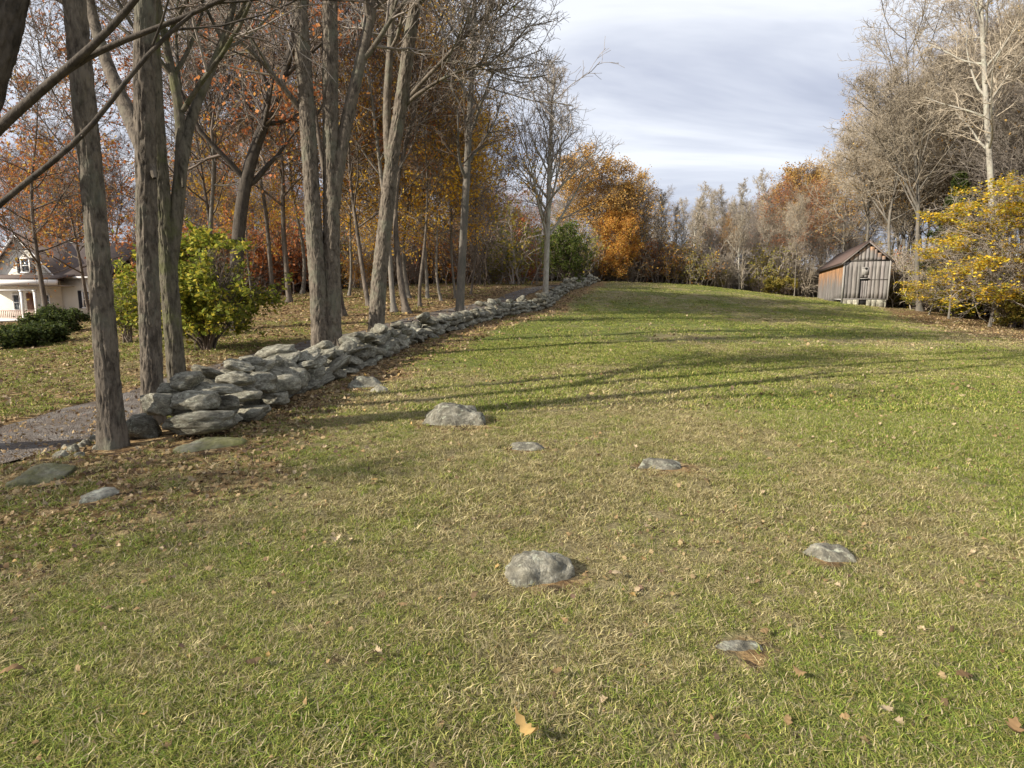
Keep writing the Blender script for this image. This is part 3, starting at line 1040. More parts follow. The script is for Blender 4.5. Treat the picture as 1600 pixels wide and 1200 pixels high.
def stem_from_px(pts, Y, H, wpx, lean_keep=0.5, dY=0.0, below=0.25, extra=1.0):
    """pts: (px, py) up the stem, Y its distance; carried on above the frame to the height H"""
    P = [at(px, py, Y + dY * i / max(1, len(pts) - 1)) for i, (px, py) in enumerate(pts)]
    w = list(wpx)
    Rr = [0.5 * q * Y / FPX for q in w]
    P = list(P)
    d = P[-1] - P[-2]
    d /= np.linalg.norm(d)
    zgoal = H
    r = Rr[-1]
    n = max(3, int((zgoal - P[-1][2]) / 1.5)) if zgoal > P[-1][2] + 0.6 else 0
    for i in range(n):
        d = d * (1 - 0.12) + np.array([0, 0, 1.0]) * 0.12
        d /= np.linalg.norm(d)
        P.append(P[-1] + d * ((zgoal - P[-1][2]) / (n - i)))
        Rr.append(r + (0.03 - r) * (i + 1) / n)
    return np.array(P), np.array(Rr)


def row_tree(name, label, stems, bark, twigm, st, seed, relief=True, leaf=None, limbs=(), k=110, cat='tree', group=None):
    base = stems[0][0][0].copy()
    base[2] = tz(base[0], base[1])
    o = thing(name, base, label, cat, group)
    rng = np.random.default_rng(seed)
    gt, gc = Geo(), Geo()
    loc = []
    for i, (P, Rr) in enumerate(stems):
        P = P - base
        if i == 0:
            P = P.copy()
            P[0][2] = -0.2
        if relief:
            bark_trunk(gt, P, Rr * 0.80, k, 0.04, 0.017, seed + i, 9)
        else:
            Pn, Rn = resample(P, Rr, 30)
            Rn = Rn * (1 + (0.55 * np.exp(-np.linalg.norm(Pn - Pn[0], axis=1) / 0.3) if i == 0 else 0))
            gt.tubes(smooth_poly(Pn, 4), Rn, 12)
        loc.append((P, Rr))
    for P, Rr in limbs:
        Pn, Rn = resample(P - base, Rr, 14)
        gt.tubes(smooth_poly(Pn, 3), Rn, 8)
        loc.append((Pn, Rn))
    P1, P2, P3, last = twigs(gc, gt, loc, rng, st)
    if leaf:
        C = pick(last, rng, leaf['n'], leaf.get('j', 0.15))
        if 'sel' in leaf:
            C = C[leaf['sel'](C + base)]
        kk = vnoise(C * leaf.get('cs', 0.55), seed)
        add_leaves(gc, C[kk > leaf.get('gap', -0.3)], leaf['s'], rng, leaf['pal'], 1)
    link('trunk', gt.mesh('trunk', bark, True), o)
    link('crown', gc.mesh('crown', [twigm, M_LEAF], False), o)
    return o


def limb_px(pts, Y0, Y1, w0, w1, tail=True):
    n = len(pts)
    P = np.array([at(px, py, Y0 + (Y1 - Y0) * i / (n - 1)) for i, (px, py) in enumerate(pts)])
    Rr = np.linspace(w0, w1, n) * 0.5 * (Y0 + Y1) / 2 / FPX
    if not tail:
        return P, Rr
    d0 = P[0] - P[1]
    d0 /= np.linalg.norm(d0)
    P = np.concatenate([[P[0] + d0 * 0.25 + np.array([0, 0.05, -0.2])], P])
    Rr = np.concatenate([[Rr[0] * 0.2], Rr])
    return P, Rr


ST_ROW = dict(n1=13, n2=7, n3=5, n4=3, s0=0.42, a1=0.75, l1=lambda s, L: 0 * L + 4.2 * (1.15 - 0.75 * s), t1=0.08, rm1=0.02, rm2=0.011, rm3=0.007, rm4=0.006)
ST_ROW_HI = dict(ST_ROW, s0=0.56, n1=10)

row_tree('maple_tree', 'nearest big trunk, straight grey furrowed bark, standing alone at the end of the stone wall',
         [stem_from_px([(178, 712), (170, 600), (158, 450), (145, 300), (128, 120), (117, 0)], 6.15, 15, (46, 39, 37, 36, 36, 35))], M_BARK, M_TWIGGREY, ST_ROW_HI, 501)
row_tree('maple_tree', 'tall trunk with a pale sunlit side behind the wall end, forking to one side',
         [stem_from_px([(238, 660), (237, 560), (231, 420), (228, 250), (226, 120), (227, 0)], 7.5, 16, (39, 35, 34, 33, 34, 33))], M_BARK, M_TWIGGREY, ST_ROW_HI, 502,
         limbs=[limb_px([(226, 230), (212, 200), (195, 165), (170, 110), (145, 40), (128, -60), (110, -200)], 7.5, 8.6, 26, 10)])
row_tree('maple_tree', 'mossy leaning trunk close behind the pale one, splitting into two stems',
         [stem_from_px([(282, 640), (274, 560), (263, 420), (252, 290), (246, 200), (240, 60), (236, -30)], 8.4, 15, (36, 31, 29, 26, 23, 19, 16))], M_BARKMOSS, M_TWIGGREY, ST_ROW_HI, 503,
         limbs=[limb_px([(262, 420), (276, 340), (283, 270), (288, 205), (272, 120), (255, 60), (240, -40)], 8.4, 8.9, 23, 8), limb_px([(284, 245), (289, 210), (305, 165), (335, 100), (360, 35), (380, -60)], 8.5, 9.4, 17, 7)])
row_tree('maple_tree', 'thick double trunk of furrowed bark rising behind the stone wall where it bends',
         [stem_from_px([(500, 540), (497, 450), (490, 350), (484, 240), (476, 120), (468, 0)], 14.0, 19, (34, 30, 29, 28, 26, 24)),
          stem_from_px([(520, 545), (519, 450), (518, 340), (517, 240), (516, 120), (515, 0)], 14.15, 19, (34, 30, 29, 27, 27, 26))], M_BARK, M_TWIGGREY, dict(ST_ROW, n1=10, s0=0.5), 504, k=90,
         limbs=[limb_px([(517, 330), (521, 290), (541, 190), (560, 110), (577, 40), (592, -40), (610, -160)], 14.1, 14.6, 24, 10), limb_px([(470, 170), (450, 145), (425, 115), (398, 85), (365, 55)], 14.0, 13.2, 9, 4)])
row_tree('maple_tree', 'slanting grey trunk behind the wall with a long bare branch over the field',
         [stem_from_px([(585, 522), (592, 440), (602, 350), (612, 255), (628, 150), (640, 60), (650, 0)], 17.0, 19, (33, 28, 26, 24, 23, 21, 20))], M_BARK, M_TWIGGREY, dict(ST_ROW, s0=0.45), 505, k=84,
         limbs=[limb_px([(608, 250), (602, 190), (606, 120), (612, 50), (615, -30), (617, -160)], 17.0, 17.4, 14, 6), limb_px([(636, 152), (668, 120), (705, 80), (737, 45), (775, 5)], 17, 16.2, 7, 3),
                limb_px([(634, 160), (665, 138), (700, 118), (732, 105), (770, 98)], 17, 16.2, 6, 2.5)])
row_tree('maple_tree', 'slim dark tree, spreading bare branches, green leaf tuft on top',
         [stem_from_px([(717, 482), (722, 400), (728, 300), (733, 200), (738, 100), (742, 0)], 24.5, 17.5, (14, 12, 11, 9.5, 8, 6))], M_BARKGREY, M_TWIGDARK,
         dict(n1=20, n2=8, n3=6, n4=3, s0=0.33, a1=0.7, l1=lambda s, L: 0 * L + 4.3 * (1.15 - 0.7 * s), t1=0.06, rm1=0.022, rm2=0.013, rm3=0.009, rm4=0.007), 506, relief=False,
         leaf=dict(n=5000, s=0.09, pal=PAL_GREEN, sel=lambda C: (C[:, 2] > 13.3) & (C[:, 0] > -2.2), gap=-0.2))
row_tree('poplar_tree', 'single bare pale tree with upswept branches standing against the sky beside the wall',
         [stem_from_px([(852, 463), (854, 400), (857, 320), (859, 240), (862, 170), (866, 108)], 36.0, 14, (9, 8.5, 7.5, 5.5, 3.5, 1.5))], M_BARKPALE, M_TWIGGREY,
         dict(n1=26, n2=7, n3=5, n4=3, s0=0.26, a1=0.62, l1=lambda s, L: L * (0.50 * (1 - s) + 0.07), t1=0.085, rm1=0.026, rm2=0.017, rm3=0.012, rm4=0.010), 507, relief=False)
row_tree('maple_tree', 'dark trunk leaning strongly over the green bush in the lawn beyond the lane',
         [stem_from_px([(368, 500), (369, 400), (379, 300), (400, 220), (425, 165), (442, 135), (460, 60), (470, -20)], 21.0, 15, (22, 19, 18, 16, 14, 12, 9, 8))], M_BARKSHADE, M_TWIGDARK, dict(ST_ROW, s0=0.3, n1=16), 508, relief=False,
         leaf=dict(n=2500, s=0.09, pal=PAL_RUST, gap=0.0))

# the leaning tree at the very edge, whose branches cross the view
_q = lambda px, py, Y: at(px, py, Y)
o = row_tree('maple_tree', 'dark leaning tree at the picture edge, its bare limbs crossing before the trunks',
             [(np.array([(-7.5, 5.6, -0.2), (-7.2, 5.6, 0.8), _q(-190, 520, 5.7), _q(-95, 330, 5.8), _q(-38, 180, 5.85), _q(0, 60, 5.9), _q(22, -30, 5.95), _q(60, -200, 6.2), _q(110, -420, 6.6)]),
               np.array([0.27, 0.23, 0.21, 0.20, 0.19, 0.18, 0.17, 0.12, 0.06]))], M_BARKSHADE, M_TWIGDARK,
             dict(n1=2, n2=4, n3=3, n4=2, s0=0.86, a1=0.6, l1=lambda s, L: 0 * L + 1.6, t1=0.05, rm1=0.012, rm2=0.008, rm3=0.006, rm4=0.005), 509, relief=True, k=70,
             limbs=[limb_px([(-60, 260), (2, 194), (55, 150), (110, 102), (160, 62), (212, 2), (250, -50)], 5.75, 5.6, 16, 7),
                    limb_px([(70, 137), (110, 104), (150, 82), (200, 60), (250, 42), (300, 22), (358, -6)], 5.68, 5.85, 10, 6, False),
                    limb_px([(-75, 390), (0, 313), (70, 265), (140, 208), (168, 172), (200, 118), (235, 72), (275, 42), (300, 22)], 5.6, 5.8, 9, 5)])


# ------------------------------------------------------------------ trunks of the wood one can tell apart
def put_px(shape, px, py, height, label, group, **kw):
    p = ground_hit(px, py)
    return put(shape, p[0], p[1], height, label, group, **kw)


put_px('rustlow0', 75, 512, 16, 'leafy rust orange oak with low limbs standing before the house gable', None, wide=1.0, rz=2.0)
put_px('rustlow0', 142, 498, 15, 'rust orange oak with low limbs before the house wing, behind the nearest trunk', None, wide=0.9, rz=4.1)
put_px('dark0', 180, 506, 18, 'thin dark trunk standing before the house roof, beside the nearest big trunk', None)
put_px('rust1', 347, 478, 17, 'rust coloured oak with a light mottled trunk behind the green bush', None)
put_px('dark1', 427, 474, 17, 'thin bending dark trunk between the green bush and the double trunk', None)
put_px('rust2', 452, 472, 18, 'rusty oak with a dark trunk standing clear just left of the double trunk', None)
put_px('dark2', 536, 494, 18, 'dark trunk with flared foot just beyond the double trunk', None, wide=1.05)
put_px('orange0', 577, 478, 16, 'orange leaved maple standing between the double trunk and the slanting trunk', None)
put_px('bare0', 616, 487, 17, 'straight thin bare tree just beyond the slanting trunk', None)
put_px('dark1', 636, 488, 17.5, 'stout dark tree with flared roots beyond the slanting trunk', None, wide=1.2)
put_px('dark0', 656, 479, 12, 'small dark twisted tree among the yellow leaves', None)
put_px('yellow0', 690, 470, 11.5, 'bright yellow maple with slim pale stems behind the slim dark trunk', None, wide=1.0)
put_px('yellow1', 668, 466, 15, 'tall golden maple rising behind the bright yellow one', None)
put_px('yellow1', 712, 466, 12, 'golden maple half behind the slim dark trunk', None)
put_px('yellow0', 640, 466, 16, 'tall golden maple showing behind the slanting trunk', None)
put_px('yellow0', 545, 462, 13, 'golden maple glowing between the double trunk and slanting trunk, deeper in the wood', None)
put_px('orange1', 735, 460, 11, 'low orange maple just beyond the slim dark trunk', None, wide=0.9)

put('rust1', -17.2, -2.2, 9.5, 'small rusty oak standing outside the picture edge, beside the lane', None, rz=1.0, wide=0.8)

for px, yt, Y, sh, lb in [(792, 286, 66, 'rust0', 'rounded rusty oak closing the lane behind the single pale tree'), (822, 300, 74, 'bare1', 'grey bare tree behind the single pale tree beside the wall'),
                          (850, 312, 78, 'rust2', 'small rusty oak seen just past the single pale tree, beyond the green bush'), (770, 270, 62, 'bare2', 'grey twiggy tree between the slim dark tree and the single pale tree'),
                          (806, 322, 60, 'dark0', 'low dark twiggy tree at the turn of the lane')]:
    p = at(px, yt, Y)
    put(sh, p[0], p[1], p[2] - tz(p[0], p[1]), lb, None, wide=1.1)

RNG = random.Random(11)
placed = []


def ok(x, y, dmin):
    return all((x - a) ** 2 + (y - b) ** 2 > dmin * dmin for a, b in placed)


L_TXT = {'rust': 'rust leaved oak standing among others in the wood behind the lane', 'orange': 'orange leaved maple standing among others in the wood behind the lane',
         'dark': 'thin dark nearly bare tree among others in the wood behind the lane', 'bare': 'grey bare tree among others in the wood behind the lane',
         'yellow': 'golden leaved maple among others in the wood behind the lane'}
cnt = 0
tries = 0
while cnt < 48 and tries < 6000:
    tries += 1
    x, y = RNG.uniform(-62, 4), RNG.uniform(25, 88)
    dw, sw = pdist([x], [y], WALLD)
    dr, sr = pdist([x], [y], ROADD)
    px = float(pxof(x, y))
    if sw[0] < 0 or dr[0] < 3.2 or px < -120 or px > 830:
        continue
    if -56 < x < -22 and 40 < y < 60:
        continue
    if px < 215 and y < 60:
        continue
    if px > 560 and y < 33:
        continue
    if px > 760 and y < 48:
        continue
    if not ok(x, y, 3.0):
        continue
    placed.append((x, y))
    q = RNG.random()
    if 330 < px < 700 and y < 52:
        kd = 'bare' if q < 0.5 else 'dark' if q < 0.8 else 'yellow'
    elif px < 560:
        kd = 'rust' if q < 0.45 else 'orange' if q < 0.68 else 'dark' if q < 0.86 else 'bare'
    elif px < 740:
        kd = 'yellow' if q < 0.3 else 'rust' if q < 0.45 else 'orange' if q < 0.6 else 'bare' if q < 0.85 else 'dark'
    else:
        kd = 'bare' if q < 0.6 else 'rust' if q < 0.8 else 'dark'
    h = RNG.uniform(15, 21) * (0.8 if kd in ('orange', 'yellow') else 1.0)
    if px > 700:
        h *= 0.72
    if px > 770:
        h *= 0.8
    if y > 45 and x > -25:
        h *= 0.8
    nv = 2 if kd == 'yellow' else 3
    put('%s%d' % (kd, RNG.randrange(nv)), x, y, h, L_TXT[kd], {'rust': 'rusty oaks of the wood behind the lane', 'orange': 'orange maples of the wood behind the lane', 'dark': 'thin dark trees of the wood behind the lane', 'bare': 'bare trees of the wood behind the lane', 'yellow': 'golden maples of the wood behind the lane'}[kd], rz=RNG.uniform(0, 6.28), wide=RNG.uniform(0.85, 1.15))
    cnt += 1

# ------------------------------------------------------------------ trees beyond the crest of the field
def put_top(shape, px, ytop, Y, label, group=None, wide=1.0, **kw):
    p = at(px, ytop, Y)
    return put(shape, p[0], p[1], p[2] - tz(p[0], p[1]), label, group, wide=wide, **kw)


put_top('oak0', 935, 236, 66, 'big round topped orange brown oak at the far end of the stone wall', wide=1.25, rz=0.4)
put_top('oak1', 985, 282, 70, 'second orange brown oak, lower, leaning out beside the big round oak', wide=0.85, rz=1.9)
put_top('omaple0', 972, 322, 63, 'bright orange maple in front of the big round oak', wide=0.95, rz=1.0)
put_top('omaple0', 955, 385, 62.5, 'low olive orange bushy maple at the foot of the far oaks', wide=1.3, rz=2.5)
for px, yt, Y, sh, lb in [(1032, 296, 68, 'poplar0', 'pale bare poplar next to the orange maple beyond the crest'), (1090, 284, 66, 'poplar1', 'tall bare poplar with a clear pale stem in the middle of the far wood'),
                          (1125, 296, 72, 'poplar2', 'bare poplar a little lower, between two taller pale poplars'), (1165, 278, 66, 'poplar0', 'tallest pale bare poplar standing at the field edge, straight stem'),
                          (1206, 262, 74, 'poplar1', 'wide bare poplar behind, nearest to the rusty round oak'), (1252, 300, 65, 'tan0', 'slim bare tree with two white stems beside the barn'),
                          (1070, 310, 73, 'poplar2', 'faint bare poplar half hidden behind its tall neighbour'), (1150, 312, 76, 'poplar1', 'faint bare poplar deep behind the tallest pale poplar')]:
    put_top(sh, px, yt, Y, lb, None, wide=0.72 if sh == 'tan0' else 0.95)
put_top('oak1', 1292, 250, 84, 'rusty round oak rising behind the bare trees beside the barn', wide=1.0)
put_top('orange2', 1140, 332, 70, 'small orange maple among the grey poplars', wide=0.6)
put_top('oak0', 1232, 290, 86, 'dull brown oak half hidden behind the two white stems', wide=0.8)

cnt = tries = 0
while cnt < 46 and tries < 4000:
    tries += 1
    px, dy = RNG.uniform(850, 1345), RNG.uniform(4, 34)
    Y = float(edge_y(px)) + dy
    p = at(px, 400, Y)
    x, y = p[0], p[1]
    if not ok(x, y, 2.4):
        continue
    placed.append((x, y))
    q = RNG.random()
    kd = 'bare' if q < 0.36 else 'tan' if q < 0.55 else 'rust' if q < 0.61 else 'poplar'
    h = RNG.uniform(7.5, 12.0) * (Y / 66) ** 0.8
    if px > 1250:
        h *= 1.2
    put('%s%d' % (kd, RNG.randrange(3)), x, y, h, {'bare': 'grey bare tree in the thicket of the wood beyond the crest of the field', 'tan': 'tan bare tree in the thicket of the wood beyond the crest of the field', 'rust': 'small rusty oak in the wood beyond the crest of the field', 'poplar': 'small bare poplar in the wood beyond the crest of the field'}[kd],
        {'bare': 'grey bare trees beyond the crest', 'tan': 'tan bare trees beyond the crest', 'rust': 'rusty oaks beyond the crest', 'poplar': 'small poplars beyond the crest'}[kd], rz=RNG.uniform(0, 6.28), wide=RNG.uniform(0.9, 1.2))
    cnt += 1

# ------------------------------------------------------------------ the wood on the right, behind and beside the barn
p = ground_hit(1563, 506)
BIRCH = stem_from_px([(1562, 508), (1560, 470), (1554, 380), (1548, 280), (1541, 170), (1536, 70), (1532, 0)], p[1], 27, (13, 9.5, 8.5, 8, 7, 6, 5.5))
row_tree('birch_tree', 'tall pale trunk with a flared foot rising through the yellow leaves at the field edge', [BIRCH], M_BARKPALE, M_TWIGTAN,
         dict(n1=22, n2=8, n3=6, n4=3, s0=0.4, a1=0.9, l1=lambda s, L: 0 * L + 6.5 * (1.1 - 0.6 * s), t1=0.06, rm1=0.03, rm2=0.018, rm3=0.012, rm4=0.010), 601, relief=False)
put_top('tan1', 1490, -40, 47, 'largest bare tan tree spreading over the barn side of the wood, top beyond the frame', wide=1.15, rz=0.6)
put_top('tan2', 1420, 60, 56, 'broad bare tan tree behind the barn reaching furthest into the sky', wide=1.1, rz=2.2)
put_top('tanleaf0', 1375, 150, 62, 'bare tree with a few amber leaves directly behind the barn', wide=1.1)
put_top('tanleaf1', 1345, 215, 70, 'shorter twiggy tree with scattered tan leaves behind the barn roof', wide=1.0)
put_top('maple0', 1500, 330, 41, 'yellow leaved maple with spreading low branches beside the pale trunk', wide=1.15, rz=0.3)
put_top('maple0', 1462, 385, 43, 'small low yellow maple reaching furthest toward the barn', wide=1.25, rz=5.1)
put_top('maple1', 1572, 285, 38, 'brightest yellow maple in front, at the picture edge', wide=1.1, rz=1.4)
put_top('maple1', 1640, 250, 36, 'outermost yellow maple, cut by the picture edge', wide=1.1, rz=3.4)
put_top('maple0', 1372, 372, 66, 'olive yellow small maple showing over the barn roof', wide=1.0, rz=4.4)
cnt = tries = 0
while cnt < 62 and tries < 4000:
    tries += 1
    px, dy = RNG.uniform(1385, 1760), RNG.uniform(1.5, 34)
    Y = float(edge_y(px)) + dy
    p = at(px, 400, Y)
    x, y = p[0], p[1]
    if not ok(x, y, 1.9):
        continue
    placed.append((x, y))
    q = RNG.random()
    kd = 'tan' if q < 0.55 else 'tanleaf' if q < 0.75 else 'bare'
    top = np.interp(px, [1385, 1450, 1500, 1600, 1760], [200, 60, -20, -80, -100]) + RNG.uniform(-20, 90)
    zt = at(px, top, Y)[2] - tz(x, y)
    h = min(max(zt, 9), 26) * (0.7 if dy < 5 else 1)
    put('%s%d' % (kd, RNG.randrange(2 if kd == 'tanleaf' else 3)), x, y, h, {'bare': 'grey bare tree among others in the wood beside the barn', 'tan': 'tan bare tree among others in the wood beside the barn', 'tanleaf': 'twiggy tree with scattered amber leaves in the wood beside the barn'}[kd],
        {'bare': 'grey bare trees beside the barn', 'tan': 'tan bare trees beside the barn', 'tanleaf': 'amber leaved twiggy trees beside the barn'}[kd], rz=RNG.uniform(0, 6.28), wide=RNG.uniform(0.85, 1.15))
    cnt += 1

# conifer behind the yellow maples
def conifer(px, ytop, Y, label):
    p = at(px, ytop, Y)
    H = p[2] - tz(p[0], p[1])
    o = thing('conifer_tree', (p[0], p[1], tz(p[0], p[1])), label, 'tree')
    rng = np.random.default_rng(77)
    gt, gc = Geo(), Geo()
    P, Rr = trunk_poly(rng, H, 0.2, 0.01, 0.004)
    gt.tubes(P, Rr, 8)
    P1, R1 = grow(P[None], Rr[None], rng, 90, 0.08, 0.99, 1.45, 0.12, lambda s, L: L * 0.27 * (1 - s) + 0.25, 0.3, 6, -0.02, 0.05, 0.015)
    gt.tubes(P1, R1, 4)
    P2, R2 = grow(P1, R1, rng, 12, 0.1, 1.0, 0.8, 0.2, lambda s, L: L * 0.35 * (1 - s) + 0.15, 0.5, 4, -0.03, 0.1, 0.008)
    gc.tubes(P2, R2, 3)
    add_leaves(gc, pick(P2, rng, 24000, 0.07), 0.09, rng, PAL_DKGREEN, 1)
    link('trunk', gt.mesh('trunk', M_BARKDARK, True), o)
    link('crown', gc.mesh('crown', [M_TWIGDARK, M_LEAF]), o)


conifer(1502, 265, 47, 'dark green conifer half hidden behind the yellow maples')


# ------------------------------------------------------------------ bushes
def bush(name, px, py, wpx, hpx, label, seed, pal, n_leaf, leaf_s, nst=26, upright=0.5, squash=1.0, cat='bush', twigm=None, gap=-0.2, cs=0.9, d=None, group=None):
    p = ground_hit(px, py) if d is None else at(px, py, d)
    Y = p[1]
    H = hpx * Y / FPX
    Wd = wpx * Y / FPX / 2
    o = thing(name, (p[0], p[1], tz(p[0], p[1])), label, cat, group)
    rng = np.random.default_rng(seed)
    gt, gc = Geo(), Geo()
    K = nst
    az = rng.random(K) * 6.28
    out = rng.random(K) ** 0.7
    N = 7
    P = np.zeros((K, N, 3))
    for j in range(N):
        t = j / (N - 1)
        r = out * Wd * 0.97 * t ** (1.0 + upright) + 0.08
        P[:, j, 0] = np.cos(az) * r + rng.normal(0, 0.03, K)
        P[:, j, 1] = np.sin(az) * r * squash + rng.normal(0, 0.03, K)
        P[:, j, 2] = t * H * (1 - 0.45 * out ** 2) * (0.9 + 0.1 * rng.random(K)) - 0.05
    Rr = np.tile(np.linspace(0.03, 0.007, N)[None], (K, 1)) * max(0.6, H / 2.8)
    gt.tubes(P, Rr, 5)
    P2, R2 = grow(P, Rr, rng, 9, 0.25, 1.0, 0.8, 0.3, lambda s, L: L * 0.32 * (1 - 0.4 * s), 0.6, 5, 0.02, 0.2, 0.005)
    gc.tubes(P2, R2, 3)
    P3, R3 = grow(P2, R2, rng, 5, 0.2, 1.0, 0.8, 0.3, lambda s, L: L * 0.45 + 0.05, 0.6, 3, 0.0, 0.25, 0.004)
    gc.tubes(P3, R3, 3)
    C = pick(P3, rng, n_leaf, 0.06)
    kk = vnoise(C * cs, seed)
    add_leaves(gc, C[kk > gap], leaf_s, rng, pal, 1, 0.35)
    link('stems', gt.mesh('stems', M_TWIGDARK, True), o)
    link('crown', gc.mesh('crown', [twigm or M_TWIGDARK, M_LEAF]), o)
    return o


bush('shrub', 325, 546, 240, 172, 'large round yellow green bush with many thin stems on the lawn beyond the lane', 801, PAL_GREEN, 30000, 0.06, 44, 0.35, gap=-0.4)
bush('shrub', 885, 452, 84, 92, 'single dense green bush behind the far stretch of the stone wall', 802, [(0.09, 0.13, 0.025), (0.13, 0.17, 0.03), (0.17, 0.19, 0.04), (0.06, 0.09, 0.02)], 16000, 0.07, 30, 0.2, d=47)
bush('shrub', 95, 520, 84, 38, 'taller dark evergreen shrub growing against the house wall', 803, PAL_DKGREEN, 14000, 0.055, 24, 0.2, gap=-0.5)
bush('shrub', 45, 540, 120, 30, 'low dark evergreen shrub sprawling down the lawn before the house porch', 804, PAL_DKGREEN, 14000, 0.055, 24, 0.1, gap=-0.5)
bush('shrub', 200, 535, 60, 110, 'thin yellow green shrub between the nearest trunk and the pale trunk', 805, PAL_GREEN, 2600, 0.05, 14, 0.6)
for k, (px, Y, w, h, lb, pal) in enumerate([(1115, 66, 60, 30, 'low yellow green shrub at the field edge beneath the far poplars', PAL_OLIVE), (1188, 66, 50, 24, 'low olive shrub at the field edge left of the two white stems', PAL_OLIVE),
                                            (1225, 66.5, 50, 26, 'amber shrub at the field edge nearest the barn', PAL_OLIVE), (1405, 52, 50, 40, 'yellow olive shrub beside the barn corner', PAL_OLIVE),
                                            (1445, 47, 55, 44, 'yellow green shrub between the barn and the yellow maples', PAL_OLIVE), (1500, 43.5, 70, 40, 'green shrub in the shade under the yellow maples', PAL_GREEN), (1590, 38.5, 60, 50, 'olive shrub at the foot of the pale trunk', PAL_OLIVE)]):
    x = at(px, 450, Y)[0]
    z = tz(x, Y)
    # pixel row of that ground point is not needed: the bush is put at its own place
    H = h * Y / FPX
    q = at(px, 450, Y)
    o = bush('shrub', px, 450, w, h, lb, 810 + k, pal, 7000, 0.085, 18, 0.2, d=Y)

